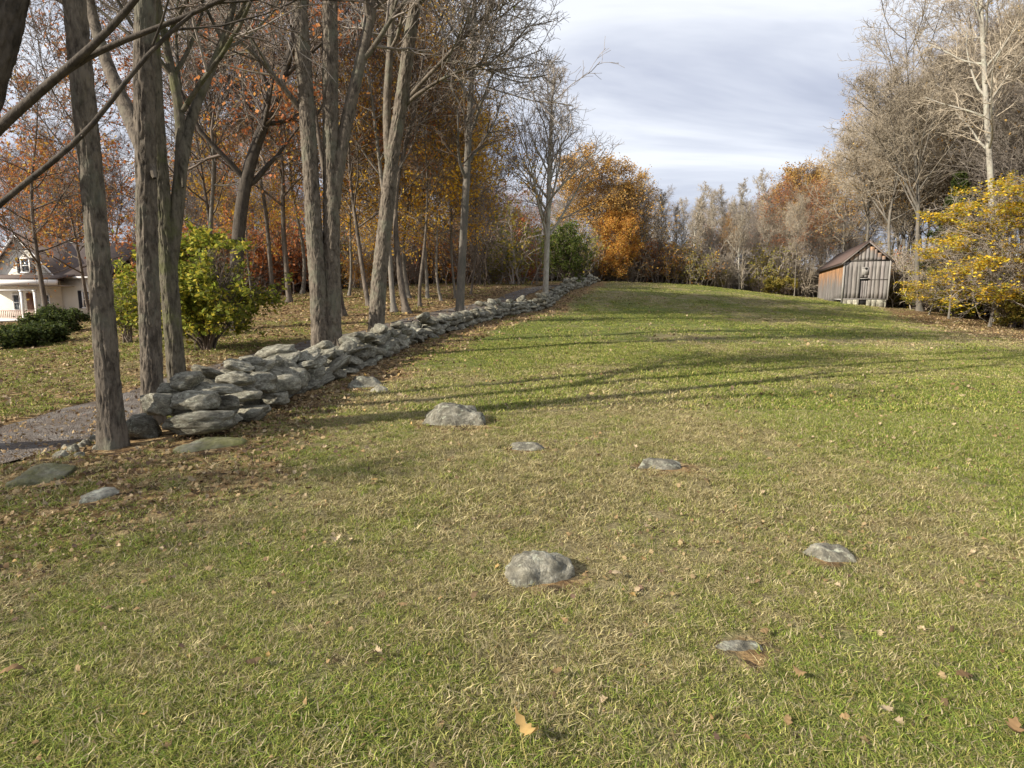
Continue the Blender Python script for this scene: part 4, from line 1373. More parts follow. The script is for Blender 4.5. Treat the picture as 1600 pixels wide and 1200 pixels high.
# ------------------------------------------------------------------ barn
def barn():
    m, t, b = new_mat('weathered_board')
    a = nd(t, 'ShaderNodeAttribute', attribute_name='Col').outputs['Color']
    st = noise(t, coords(t, (1, 1, 0.07)), 14, 6, 0.65, 0.3)
    c = mixc(t, ramp(t, st, [(0.38, (0.55, 0.55, 0.55)), (0.58, (0, 0, 0))]), a, (0.07, 0.062, 0.055))
    t.links.new(c, b.inputs['Base Color'])
    bump(t, b, st, 0.6, 0.02)
    M_ROOF = flat_mat('rusty_brown_roofing', (0.105, 0.072, 0.06), 0.75, 0.35, 1.2)
    M_STONE = rock_mat('pale_foundation', 1.5, 0.0, 1.2)
    M_DARK = flat_mat('dark_opening', (0.012, 0.011, 0.010), 0.9)
    Y0 = 50.0
    c0 = at(1315, 474, Y0)
    sdir = np.array([350 / FPX, 1.0])
    sdir /= np.linalg.norm(sdir)
    yaw = math.atan2(sdir[1], sdir[0]) - math.pi / 2          # local +Y runs along the side wall
    Wd, L = 3.27, 16.5
    He = at(1315, 408, Y0)[2]
    Ha = at(1350, 380, Y0)[2]
    zb = c0[2]
    eave, apex, sill = He - zb, Ha - zb, 0.40
    org = np.array([c0[0], c0[1], zb])
    o = thing('barn', org, 'weathered grey board barn with a brown gable roof at the field edge', 'barn')
    o.rotation_euler = (0, 0, yaw)
    rng = np.random.default_rng(4)

    def shade(kind):
        q = rng.random()
        base = np.array((0.285, 0.266, 0.25)) * rng.uniform(0.72, 1.08)
        return base * np.array((1, rng.uniform(0.96, 1.0), rng.uniform(0.93, 1.0)))

    FRESH = np.array((0.50, 0.27, 0.13))

    def board(g, x0, x1, z0, z1, yf, th, axis, fresh=None):
        """an upright board; its colour changes up its height (axis: 0 lies along X, 1 along Y)"""
        n = 7
        col = shade(0)
        V, C, Q = [], [], []
        for i in range(n):
            z = z0 + (z1 - z0) * i / (n - 1)
            f = fresh(z) if fresh else 0
            f = max(0, min(1, f + rng.normal(0, 0.08) if f > 0 else 0))
            cc = col * (1 - f) + FRESH * f * rng.uniform(0.85, 1.15)
            for (a_, d_) in ((x0, yf), (x1, yf), (x1, yf + th), (x0, yf + th)):
                V.append((a_, d_, z) if axis == 0 else (d_, a_, z))
                C.append(cc)
        for i in range(n - 1):
            for k in range(4):
                k2 = (k + 1) % 4
                Q.append([i * 4 + k, i * 4 + k2, i * 4 + 4 + k2, i * 4 + 4 + k])
        Q.append([(n - 1) * 4 + k for k in range(4)])
        Q.append([3, 2, 1, 0])
        g.add(V, Q, None, C)
    # front wall: lower boards to the plate, with a doorway; then the gable
    zp = eave - 0.02
    gl, gg_, gs = Geo(), Geo(), Geo()
    x = 0.0
    edges = [0.0]
    while edges[-1] < Wd - 0.18:
        edges.append(min(Wd, edges[-1] + rng.uniform(0.20, 0.36)))
    edges[-1] = Wd
    dx0, dx1 = 1.26, 1.78
    for a0, a1 in zip(edges[:-1], edges[1:]):
        j = rng.uniform(-0.006, 0.006)
        mid = (a0 + a1) / 2
        zs = sill + rng.uniform(-0.03, 0.02)
        splits = [zs, zp - rng.uniform(0, 0.03)]
        if dx0 < mid < dx1:
            splits = [eave * 0.585 + 0.1, zp]
        board(gl, a0 + 0.003, a1 - 0.003, splits[0], splits[1], -0.03 + j, 0.03, 0)
    fr = lambda z: 0.0
    for a0, a1 in zip(edges[:-1], edges[1:]):
        m_ = (a0 + a1) / 2
        top = lambda xx: eave + (apex - eave) * (1 - abs(xx - Wd / 2) / (Wd / 2))
        z1 = min(top(a0 + 0.01), top(a1 - 0.01)) if abs(m_ - Wd / 2) > 0.2 else top(m_) - 0.05
        if z1 - zp < 0.06:
            continue
        board(gg_, a0 + 0.008, a1 - 0.008, zp + 0.07, z1 + 0.05, -0.05 + rng.uniform(-0.01, 0.01), 0.03, 0, lambda z, m_=m_: 0.7 * sstep(0.6, 0.05, top(m_) - z) * (1 if rng.random() < 0.7 else 0.4))
    link('front_wall', gl.mesh('front_wall', m), o)
    link('gable_wall', gg_.mesh('gable_wall', m), o)
    # side wall (faces the sun), boards with a sheltered, unweathered upper part
    y = 0.0
    while y < L:
        w = rng.uniform(0.22, 0.4)
        hi = eave - 0.05
        lowest = 0.12 + rng.uniform(0, 0.06) if y > 4 else 0.3 + rng.uniform(0, 0.08)
        fl = rng.uniform(0.8, 1.9)
        board(gs, y + 0.008, min(L, y + w) - 0.008, lowest - 0.5 * (y / L), hi, -0.03 + rng.uniform(-0.012, 0.012), 0.03, 1, lambda z, fl=fl: 0.95 * float(sstep(fl + 0.5, fl * 0.5, eave - z)))
        y += w
    link('side_wall', gs.mesh('side_wall', m), o)
    gb = Geo()
    y = 0.0
    while y < L:
        w = rng.uniform(0.3, 0.4)
        board(gb, y + 0.008, min(L, y + w) - 0.008, 0.05, eave - 0.05, Wd, 0.03, 1)
        y += w
    for a0, a1 in zip(edges[:-1], edges[1:]):
        board(gb, a0 + 0.008, a1 - 0.008, 0.05, eave, L, 0.03, 0)
    link('back_wall', gb.mesh('back_wall', m), o)
    g = Geo()
    g.box((Wd / 2, L / 2, eave / 2 + 0.1), (Wd - 0.12, L - 0.12, eave - 0.3), 0)
    link('interior', g.mesh('interior', M_DARK), o)
    # corner posts, plates, beam ends
    g = Geo()
    grey = (0.36, 0.34, 0.31)
    g.box((-0.02, -0.055, eave / 2 + 0.0), (0.13, 0.12, eave - 0.06), 0, col=grey)
    g.box((Wd + 0.01, -0.055, eave / 2 + 0.15), (0.11, 0.12, eave - 0.3), 0, col=grey)
    g.box((Wd / 2, -0.075, zp + 0.035), (Wd - 0.1, 0.06, 0.05), 0, col=(0.1, 0.09, 0.08))
    g.box((Wd / 2, -0.06, sill - 0.04), (Wd - 0.1, 0.08, 0.07), 0, col=(0.27, 0.25, 0.23))
    g.box((-0.045, 2.6, 0.33), (0.06, 4.9, 0.09), 0, col=(0.45, 0.43, 0.40))
    g.box((2.5, -0.065, eave * 0.56), (1.4, 0.03, 0.035), 0, col=(0.1, 0.09, 0.08))
    link('timber_frame', g.mesh('timber_frame', m), o)
    # door: boards with dark gap beside it, shelf hood and a small loft hatch
    g = Geo()
    for k in range(3):
        a0 = dx0 + 0.06 + k * 0.155
        board(g, a0, a0 + 0.145, sill + 0.02, eave * 0.56, -0.045, 0.03, 0)
    d = link('door', g.mesh('door', m), o)
    g = Geo()
    g.box(((dx0 + dx1) / 2, -0.12, eave * 0.585), (0.66, 0.16, 0.05), 0, col=(0.42, 0.40, 0.37))
    link('door_hood', g.mesh('door_hood', m), o)
    g = Geo()
    g.box((dx0 + 0.02, -0.036, eave * 0.36), (0.07, 0.02, eave * 0.42), 0)
    g.box(((dx0 + dx1) / 2, -0.047, eave * 0.545), (0.55, 0.02, 0.09), 0)
    link('door_gap', g.mesh('door_gap', M_DARK), o)
    g = Geo()
    g.box((1.55, -0.045, eave * 0.76), (0.50, 0.03, 0.62), 0, col=(0.36, 0.34, 0.31))
    g.box((1.42, -0.075, eave * 0.835), (0.25, 0.05, 0.05), 0, col=(0.4, 0.38, 0.35))
    h = link('loft_hatch', g.mesh('loft_hatch', m), o)
    g = Geo()
    a = np.linspace(0, 2 * math.pi, 15)[:-1]
    pts = [(1.60 + 0.10 * math.cos(q), eave * 0.815 + 0.10 * math.sin(q)) for q in a]
    g.prism(pts, -0.075, -0.03)
    link('hatch_hole', g.mesh('hatch_hole', M_DARK), h)
    # roof: two slabs with overhang
    g = Geo()
    ov, oh = 0.28, 0.26
    sl = (apex - eave) / (Wd / 2)
    th = 0.07
    for sgn, xe in ((-1, -oh), (1, Wd + oh)):
        ze = eave - sl * oh + 0.06
        za = apex + 0.10
        poly = [(xe, ze), (Wd / 2, za), (Wd / 2, za + th), (xe, ze + th)]
        if sgn < 0:
            poly = poly[::-1]
        g.prism(poly, -ov, L + ov)
    link('roof', g.mesh('roof', M_ROOF), o)
    g = Geo()
    for sgn, xe in ((-1, -oh), (1, Wd + oh)):
        ze = eave - sl * oh + 0.02
        za = apex + 0.06
        poly = [(xe, ze - 0.10), (Wd / 2, za - 0.10), (Wd / 2, za + 0.03), (xe, ze + 0.03)]
        g.prism(poly, -ov - 0.03, -ov - 0.003, 0, (0.22, 0.19, 0.17))
    link('rake_board', g.mesh('rake_board', m), o)
    g = Geo()
    g.box((-oh + 0.05, L / 2, eave - sl * oh - 0.02), (0.06, L + 0.4, 0.12), 0, col=(0.05, 0.04, 0.035))
    link('eave_board', g.mesh('eave_board', m), o)
    # foundation of pale stone, with the dark gap under the door
    g = Geo()
    for x0, x1 in ((0.05, dx0 - 0.02), (dx1, Wd - 0.05)):
        xx = x0
        while xx < x1 - 0.05:
            w = min(rng.uniform(0.3, 0.6), x1 - xx)
            g.box((xx + w / 2, 0.02 + rng.uniform(-0.02, 0.02), sill / 2 - 0.34), (w - 0.02, 0.25, sill + 0.5), 0)
            xx += w
        link('foundation', g.mesh('foundation', M_STONE), o)
        g = Geo()
    g = Geo()
    g.box(((dx0 + dx1) / 2, 0.04, 0.1), (dx1 - dx0 + 0.1, 0.06, 0.56), 0)
    link('crawl_opening', g.mesh('crawl_opening', M_DARK), o)


barn()


# ------------------------------------------------------------------ house
def house():
    Y0 = 46.0
    k = 1.0 / (FPX / (Y0 * CP + 0.25))            # metres per photo pixel at that distance, near the horizon
    org = at(75, 500, Y0)
    o = thing('house', org + np.array([0.92, 0, 0]), 'cream clapboard farmhouse with a front gable, porch and brown roof beyond the lawn', 'house')

    def X(px):
        return at(px, 470, Y0)[0] - org[0]

    def Xp(px):
        return at(px, 470, Y0 - 1.9)[0] - org[0] - 0.3

    def Zp(py):
        return at(75, py, Y0 - 1.9)[2] - org[2]

    def Z(py):
        return at(75, py, Y0)[2] - org[2]
    m, t, b = new_mat('cream_clapboard')
    wv = nd(t, 'ShaderNodeTexWave', {'Vector': coords(t), 'Scale': 3.6}, wave_type='BANDS', bands_direction='Z', wave_profile='SAW')
    n_ = noise(t, coords(t), 1.5, 5, 0.6)
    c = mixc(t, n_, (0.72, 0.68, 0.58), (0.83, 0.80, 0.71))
    t.links.new(c, b.inputs['Base Color'])
    bump(t, b, wv.outputs[1], 0.8, 0.03)
    M_SIDE = m
    M_TRIM = flat_mat('white_trim', (0.80, 0.79, 0.76), 0.55, 0.06)
    M_RF = flat_mat('brown_shingle', (0.115, 0.088, 0.075), 0.8, 0.4, 2.5)
    M_GLASS = flat_mat('window_glass', (0.06, 0.075, 0.09), 0.08, 0.3, 1.0, 0.9)
    M_SHUT = flat_mat('dark_shutter', (0.02, 0.022, 0.03), 0.5)
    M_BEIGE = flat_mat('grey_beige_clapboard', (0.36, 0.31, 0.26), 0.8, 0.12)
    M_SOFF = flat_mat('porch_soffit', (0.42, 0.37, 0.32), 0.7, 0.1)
    M_RAIL = flat_mat('railing_wood', (0.66, 0.50, 0.42), 0.6, 0.15)
    M_DOOR = flat_mat('brown_door', (0.20, 0.10, 0.06), 0.5)
    eave, apex, base = Z(433), Z(368), Z(505)
    xa, xr = X(22), X(76)
    hw = xr - xa
    xl = xa - hw
    xw = X(152)
    # front gable block
    g = Geo()
    g.prism([(xl, base - 0.5), (xr, base - 0.5), (xr, eave), (xa, apex), (xl, eave)], 0, 9.0)
    link('wall', g.mesh('wall', M_SIDE), o)
    # wing, set back a little, under a long roof slope
    g = Geo()
    g.box(((xr + xw) / 2, 4.6, (base - 0.5 + eave) / 2), (xw - xr, 8.8, eave - base + 0.5))
    link('wing_wall', g.mesh('wing_wall', M_SIDE), o)
    ridge = Z(373)
    g = Geo()
    v = np.array([(xa + 0.6, -0.1, eave), (xw + 0.3, -0.1, eave), (xw + 0.3, 4.6, ridge), (xa, 4.6, ridge), (xw + 0.3, 9.3, eave), (xa, 9.3, eave)])
    v = np.concatenate([v, v + np.array([0, 0, 0.12])])
    g.add(v, [[0, 3, 2, 1], [6, 7, 8, 9], [3, 5, 4, 2], [9, 8, 10, 11], [0, 1, 7, 6], [1, 2, 8, 7], [2, 4, 10, 8]])
    link('wing_roof', g.mesh('wing_roof', M_RF), o)
    # gable roof slabs
    g = Geo()
    sl = (apex - eave) / hw
    for s in (-1, 1):
        xe = xa + s * (hw + 0.28)
        ze = eave - sl * 0.28
        poly = [(xe, ze + 0.03), (xa, apex + 0.06), (xa, apex + 0.24), (xe, ze + 0.21)]
        g.prism(poly if s > 0 else poly[::-1], -0.35, 5.0)
    rf = link('roof', g.mesh('roof', M_RF), o)
    g = Geo()
    for s in (-1, 1):
        xe = xa + s * (hw + 0.30)
        ze = eave - sl * 0.30
        poly = [(xe, ze - 0.10), (xa, apex - 0.08), (xa, apex + 0.12), (xe, ze + 0.10)]
        g.prism(poly, -0.42, -0.355)
    link('rake_board', g.mesh('rake_board', M_TRIM), o)
    g = Geo()
    g.box((xa, 2.6, apex + 0.75), (0.55, 0.55, 1.0))
    # porch roof: a low shed in front of the gable block
    g = Geo()
    zf, zt_ = Zp(436.5), Z(431)
    x0, x1, yd = xl - 0.2, Xp(79), 1.9
    v = np.array([(x0, -yd, zf), (x1, -yd, zf), (x1, -0.02, zt_), (x0, -0.02, zt_)])
    v = np.concatenate([v, v + np.array([0, 0, 0.10])])
    g.add(v, [[3, 2, 1, 0], [4, 5, 6, 7], [0, 1, 5, 4], [1, 2, 6, 5], [3, 0, 4, 7]])
    link('porch_roof', g.mesh('porch_roof', M_RF), o)
    g = Geo()
    g.box(((x0 + x1) / 2, -yd + 0.05, Zp(441)), (x1 - x0 - 0.06, 0.14, Zp(437) - Zp(445)))
    link('porch_beam', g.mesh('porch_beam', M_TRIM), o)
    g = Geo()
    g.box(((x0 + Xp(76)) / 2, -yd / 2, Zp(446.5)), (Xp(76) - x0, yd - 0.1, 0.06))
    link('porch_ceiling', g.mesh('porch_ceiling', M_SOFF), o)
    xp1 = Xp(42)
    g = Geo()
    g.box(((x0 + xp1) / 2, -yd + 0.12, Zp(453.5)), (xp1 - x0, 0.10, 0.09))
    link('porch_beam', g.mesh('porch_beam', M_TRIM), o)
    for px in (-24, 19, 40):
        g = Geo()
        xx = Xp(px)
        zb, ztp = Zp(499), Zp(453)
        g.box((xx, -yd + 0.14, (zb + ztp) / 2), (0.14, 0.14, ztp - zb))
        g.box((xx, -yd + 0.14, zb + 0.12), (0.2, 0.2, 0.22))
        g.box((xx, -yd + 0.14, ztp - 0.06), (0.2, 0.2, 0.1))
        link('porch_post', g.mesh('porch_post', M_TRIM), o)
    g = Geo()
    g.box(((x0 + Xp(58)) / 2, -yd / 2 + 0.02, Zp(500.5)), (Xp(58) - x0, yd, 0.16))
    link('porch_floor', g.mesh('porch_floor', M_TRIM), o)
    g = Geo()
    xx = x0
    while xx < Xp(57):
        g.box((xx, -yd + 0.14, Zp(491.5)), (0.05, 0.05, Zp(486) - Zp(498)))
        xx += 0.14
    g.box(((x0 + Xp(57)) / 2, -yd + 0.14, Zp(485)), (Xp(57) - x0, 0.09, 0.07))
    g.box(((x0 + Xp(57)) / 2, -yd + 0.14, Zp(497)), (Xp(57) - x0, 0.07, 0.06))
    link('porch_railing', g.mesh('porch_railing', M_RAIL), o)
    g = Geo()
    g.box(((x0 + Xp(58)) / 2, -yd / 2 + 0.1, Zp(508)), (Xp(58) - x0 - 0.2, yd - 0.2, 0.6))
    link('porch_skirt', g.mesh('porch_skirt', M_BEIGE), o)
    g = Geo()
    g.box(((xr + xw) / 2 + 0.1, -0.12, eave - 0.03), (xw - xr + 0.5, 0.12, 0.14))
    link('eave_trim', g.mesh('eave_trim', M_TRIM), o)
    g = Geo()
    g.box((X(133), 0.14, (base + eave) / 2 - 0.2), (0.16, 0.12, eave - base + 0.2))
    link('corner_board', g.mesh('corner_board', M_TRIM), o)

    def window(pxa, pya, pxb, pyb, yw, shut=True):
        x0, x1, z0, z1 = X(pxa), X(pxb), Z(pyb), Z(pya)
        g = Geo()
        w = 0.10
        g.box(((x0 + x1) / 2, yw - 0.03, z1 - w / 2), (x1 - x0, 0.10, w))
        g.box(((x0 + x1) / 2, yw - 0.04, z0 + w / 2), (x1 - x0 + 0.1, 0.13, w))
        g.box((x0 + w / 2, yw - 0.03, (z0 + z1) / 2), (w, 0.095, z1 - z0 - 2 * w))
        g.box((x1 - w / 2, yw - 0.03, (z0 + z1) / 2), (w, 0.095, z1 - z0 - 2 * w))
        g.box(((x0 + x1) / 2, yw - 0.025, (z0 + z1) / 2), (x1 - x0 - 2 * w, 0.07, 0.07))
        f = link('window', g.mesh('window', M_TRIM), o)
        g = Geo()
        g.box(((x0 + x1) / 2, yw - 0.008, (z0 + z1) / 2), (x1 - x0 - 0.1, 0.03, z1 - z0 - 0.1))
        link('pane', g.mesh('pane', M_GLASS), f)
        if shut:
            for sx in (x0 - 0.17, x1 + 0.17):
                g = Geo()
                for q in range(9):
                    zz_ = z0 + (z1 - z0) * (q + 0.5) / 9
                    g.box((sx, yw - 0.035, zz_), (0.26, 0.04, (z1 - z0) / 9 - 0.03))
                g.box((sx, yw - 0.018, (z0 + z1) / 2), (0.30, 0.03, z1 - z0))
                link('shutter', g.mesh('shutter', M_SHUT), f)
    window(21, 403, 36, 427, 0.0)
    window(108, 454, 123, 482, 0.2)
    window(47, 459, 61, 484, 0.0, False)
    window(2, 459, 14, 486, 0.0, False)
    g = Geo()
    g.box((X(31), -0.03, Z(479)), (X(38) - X(24), 0.08, Z(458) - Z(500)))
    link('door', g.mesh('door', M_DOOR), o)
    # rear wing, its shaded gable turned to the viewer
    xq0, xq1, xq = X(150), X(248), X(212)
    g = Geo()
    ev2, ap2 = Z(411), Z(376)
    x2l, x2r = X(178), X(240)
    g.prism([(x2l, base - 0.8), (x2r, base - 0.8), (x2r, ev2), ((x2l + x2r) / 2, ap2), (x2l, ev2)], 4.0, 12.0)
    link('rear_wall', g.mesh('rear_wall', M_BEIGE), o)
    g = Geo()
    xm = (x2l + x2r) / 2
    sl2 = (ap2 - ev2) / (xm - x2l)
    for s in (-1, 1):
        xe = xm + s * (xm - x2l + 0.3)
        ze = ev2 - sl2 * 0.3
        poly = [(xe, ze + 0.02), (xm, ap2 + 0.05), (xm, ap2 + 0.2), (xe, ze + 0.17)]
        g.prism(poly if s > 0 else poly[::-1], 3.5, 12.3)
    link('rear_roof', g.mesh('rear_roof', M_RF), o)
    window(192, 418, 201, 432, 4.0, False)


house()


# ------------------------------------------------------------------ scatter: grass, fallen leaves, thicket
def scatter(name, pts, rot, scl, idx, protos):
    col = bpy.data.collections.new(name + '_kit')
    for i, p in enumerate(protos):
        ob = bpy.data.objects.new('%s_kit_%02d' % (name, i), p)
        col.objects.link(ob)
    me = bpy.data.meshes.new(name)
    me.vertices.add(len(pts))
    me.vertices.foreach_set('co', np.asarray(pts, np.float32).ravel())
    for nm, typ, key, arr in (('rot', 'FLOAT_VECTOR', 'vector', rot), ('scl', 'FLOAT', 'value', scl), ('idx', 'INT', 'value', idx)):
        a = me.attributes.new(nm, typ, 'POINT')
        a.data.foreach_set(key, np.asarray(arr, np.int32 if typ == 'INT' else np.float32).ravel())
    me.update()
    o = link(name, me)
    ng = bpy.data.node_groups.new(name, 'GeometryNodeTree')
    ng.interface.new_socket('Geometry', in_out='INPUT', socket_type='NodeSocketGeometry')
    ng.interface.new_socket('Geometry', in_out='OUTPUT', socket_type='NodeSocketGeometry')
    gi = ng.nodes.new('NodeGroupInput')
    go = ng.nodes.new('NodeGroupOutput')
    ci = ng.nodes.new('GeometryNodeCollectionInfo')
    ci.inputs['Collection'].default_value = col
    ci.inputs['Separate Children'].default_value = True
    ci.inputs['Reset Children'].default_value = True
    ip = ng.nodes.new('GeometryNodeInstanceOnPoints')
    ip.inputs['Pick Instance'].default_value = True

    def na(nm, typ):
        n = ng.nodes.new('GeometryNodeInputNamedAttribute')
        n.data_type = typ
        n.inputs['Name'].default_value = nm
        return n.outputs[0]
    e = ng.nodes.new('FunctionNodeEulerToRotation')
    L = ng.links.new
    L(na('rot', 'FLOAT_VECTOR'), e.inputs[0])
    L(gi.outputs[0], ip.inputs['Points'])
    L(ci.outputs[0], ip.inputs['Instance'])
    L(na('idx', 'INT'), ip.inputs['Instance Index'])
    L(e.outputs[0], ip.inputs['Rotation'])
    L(na('scl', 'FLOAT'), ip.inputs['Scale'])
    L(ip.outputs[0], go.inputs[0])
    md = o.modifiers.new('scatter', 'NODES')
    md.node_group = ng
    tag(o, kind='stuff')
    return o


def clump(seed, n, rad, hmin, hmax, w, pal, lean=0.9):
    rng = np.random.default_rng(seed)
    g = Geo()
    a = rng.random(n) * 6.283
    r = np.sqrt(rng.random(n)) * rad
    bx, by = np.cos(a) * r, np.sin(a) * r
    h = rng.uniform(hmin, hmax, n)
    da = rng.random(n) * 6.283
    ln = np.abs(rng.normal(0, lean, n)) * h
    dx, dy = np.cos(da), np.sin(da)
    curl = rng.normal(0, 0.75, n) * h
    px_, py_ = -dy, dx
    ww = w * rng.uniform(0.7, 1.3, n)
    V = []
    for t, wf in ((0, 1.0), (0.5, 0.85), (1.0, 0.12)):
        cx_ = bx + dx * ln * t ** 1.5 + px_ * curl * t * t
        cy_ = by + dy * ln * t ** 1.5 + py_ * curl * t * t
        cz = h * (t - 0.28 * t * t * np.minimum(1.6, ln / h)) - 0.004
        for s in (-1, 1):
            V.append(np.stack([cx_ + px_ * s * ww * wf / 2, cy_ + py_ * s * ww * wf / 2, cz], -1))
    V = np.stack(V, 1).reshape(-1, 3)
    b = np.arange(n)[:, None] * 6
    Q = np.concatenate([b + np.array([[0, 1, 3, 2]]), b + np.array([[2, 3, 5, 4]])])
    pal = np.array(pal)
    c = pal[rng.integers(0, len(pal), n)] * rng.uniform(0.5, 1.5, (n, 1))
    straw = rng.random(n) < 0.10
    c[straw] = np.array([0.50, 0.42, 0.25]) * rng.uniform(0.6, 1.15, (int(straw.sum()), 1))
    g.add(V, Q, None, np.repeat(c, 6, axis=0))
    return g.mesh('grass_clump', M_GRASS)


P_G = [(0.18, 0.241, 0.037), (0.228, 0.278, 0.047), (0.141, 0.204, 0.032), (0.267, 0.292, 0.065), (0.378, 0.321, 0.108)]
P_O = [(0.2, 0.245, 0.042), (0.262, 0.279, 0.06), (0.349, 0.334, 0.102), (0.149, 0.204, 0.033), (0.411, 0.396, 0.136)]
P_T = [(0.347, 0.289, 0.134), (0.42, 0.357, 0.174), (0.284, 0.221, 0.1), (0.2, 0.189, 0.061), (0.473, 0.41, 0.217)]
GP = []
for i, pal in enumerate((P_G, P_G, P_O, P_O, P_T, P_T)):
    GP.append(clump(900 + i, 48, 0.065, 0.012, 0.036, 0.0040, pal, 1.3))
GPF = []
for i, pal in enumerate((P_G, P_G, P_O, P_O, P_T, P_T)):
    GPF.append(clump(950 + i, 30, 0.10, 0.014, 0.042, 0.008, pal, 1.2))

rngs = np.random.default_rng(99)


def field_points(y0, y1, dens, pad=3.8):
    """ground points inside the view wedge (with a margin to both sides)"""
    wmax = 0.93 * y1 + pad
    n = int(dens * 2 * wmax * (y1 - y0))
    x = rngs.uniform(-wmax, wmax, n)
    y = rngs.uniform(y0, y1, n)
    k = np.abs(x) < 0.93 * y + pad
    return x[k], y[k]


def grass_layer(y0, y1, dens, smin, smax, protos, name):
    x, y = field_points(y0, y1, dens)
    lit, dry, road = masks(x, y)
    dw, sw = pdist(x, y, WALLD)
    px = pxof(x, y)
    keep = (road < 0.4) & ~((sw > 0) & (dw < 0.75))
    bare = sstep(0.34, 0.62, n2d(x, y, 1.9, 71) * 0.6 + n2d(x, y, 5.0, 72) * 0.5)
    keep &= rngs.random(len(x)) > np.maximum(lit * 0.92, bare * 0.75)
    keep &= (y < edge_y(px) + 1.0) | (px < 880)
    for (rx, ry, rw, rdp) in ROCKS:
        keep &= (((x - rx) / (rw * 0.98)) ** 2 + ((y - ry) / (rdp * 0.98)) ** 2) > 1
    x, y, dry, lit = x[keep], y[keep], dry[keep], lit[keep]
    q = dry + rngs.normal(0, 0.16, len(x))
    kind = np.where(q < 0.52, 0, np.where(q < 0.75, 1, 2))
    idx = kind * 2 + rngs.integers(0, 2, len(x))
    z = terrain(x, y)
    nn = len(x)
    rot = np.stack([rngs.normal(0, 0.1, nn), rngs.normal(0, 0.1, nn), rngs.uniform(0, 6.283, nn)], -1)
    lush = 1 + 0.35 * n2d(x, y, 1.1, 44)
    return np.stack([x, y, z], -1), rot, rngs.uniform(smin, smax, nn) * lush, idx


A = [grass_layer(0.3, 3.6, 720, 0.7, 1.15, GP, 'g'), grass_layer(3.6, 8.0, 360, 0.9, 1.4, GP, 'g')]
scatter('grass', *[np.concatenate([a[i] for a in A]) for i in range(4)], GP)
A = [grass_layer(8.0, 18.0, 110, 1.0, 1.6, GPF, 'g'), grass_layer(18, 40, 16, 1.4, 2.2, GPF, 'g'), grass_layer(40, 64, 6, 1.6, 2.6, GPF, 'g')]
scatter('distant_grass', *[np.concatenate([a[i] for a in A]) for i in range(4)], GPF)

LEAFCOL = [(0.27, 0.18, 0.085), (0.33, 0.24, 0.125), (0.17, 0.115, 0.06), (0.40, 0.31, 0.19), (0.20, 0.125, 0.06), (0.40, 0.265, 0.10), (0.14, 0.09, 0.06)]


def leaf_mesh(seed, col, length=0.085, lobed=True, curl=0.5, wide=0.34, n=7):
    rng = np.random.default_rng(seed)
    t = np.linspace(0, 1, n)
    base = np.sin(t * math.pi) ** 0.7 * wide
    if lobed:
        base = base * (1 + 0.30 * np.cos(np.arange(n) * math.pi + 0.4))
    base[0] = 0.02
    base[-1] = 0.03
    V, C = [], []
    k1, k2 = rng.normal(0, curl), rng.normal(0.4, curl)
    for i in range(n):
        for s in (-1, 0, 1):
            wv = base[i] * (1 + 0.15 * rng.normal())
            x_ = t[i] - 0.5
            y_ = s * wv
            z_ = k1 * (x_ * x_) + k2 * y_ * y_ * 1.5 + 0.02 * rng.normal() + 0.1
            V.append((x_ * length, y_ * length, z_ * length))
            C.append(np.array(col) * rng.uniform(0.8, 1.2))
    Q = []
    for i in range(n - 1):
        for s in range(2):
            a = i * 3 + s
            Q.append([a, a + 1, a + 4, a + 3])
    g = Geo()
    g.add(V, Q, None, C)
    return g.mesh('leaf', M_DEADLEAF, True)


LP = [leaf_mesh(60 + i, c) for i, c in enumerate(LEAFCOL)]


def litter_layer(y0, y1, dens, smin, smax, extra=0.0, left=False):
    x, y = field_points(y0, y1, dens)
    lit, dry, road = masks(x, y, False)
    lum = np.clip(0.035 + lit ** 1.4 + extra, 0, 1)
    dw, sw = pdist(x, y, WALLD)
    keep = (rngs.random(len(x)) < lum * (1 - 0.75 * road)) & ~((sw > 0) & (dw < 0.7))
    for (rx, ry, rw, rdp) in ROCKS:
        keep &= (((x - rx) / rw) ** 2 + ((y - ry) / rdp) ** 2) > 1.1
    x, y = x[keep], y[keep]
    nn = len(x)
    rot = np.stack([rngs.normal(0, 0.6, nn), rngs.normal(0, 0.6, nn), rngs.uniform(0, 6.283, nn)], -1)
    return np.stack([x, y, terrain(x, y) + 0.004 + rngs.uniform(0, 0.022, nn)], -1), rot, rngs.uniform(smin, smax, nn), rngs.choice(len(LP), nn, p=[0.22, 0.24, 0.19, 0.12, 0.05, 0.02, 0.16])


A = [litter_layer(0.9, 4.5, 800, 0.15, 0.5), litter_layer(4.5, 9, 400, 0.25, 0.7), litter_layer(9, 18, 90, 0.5, 1.2), litter_layer(18, 42, 24, 0.8, 1.8)]
scatter('leaf_litter', *[np.concatenate([a[i] for a in A]) for i in range(4)], LP)

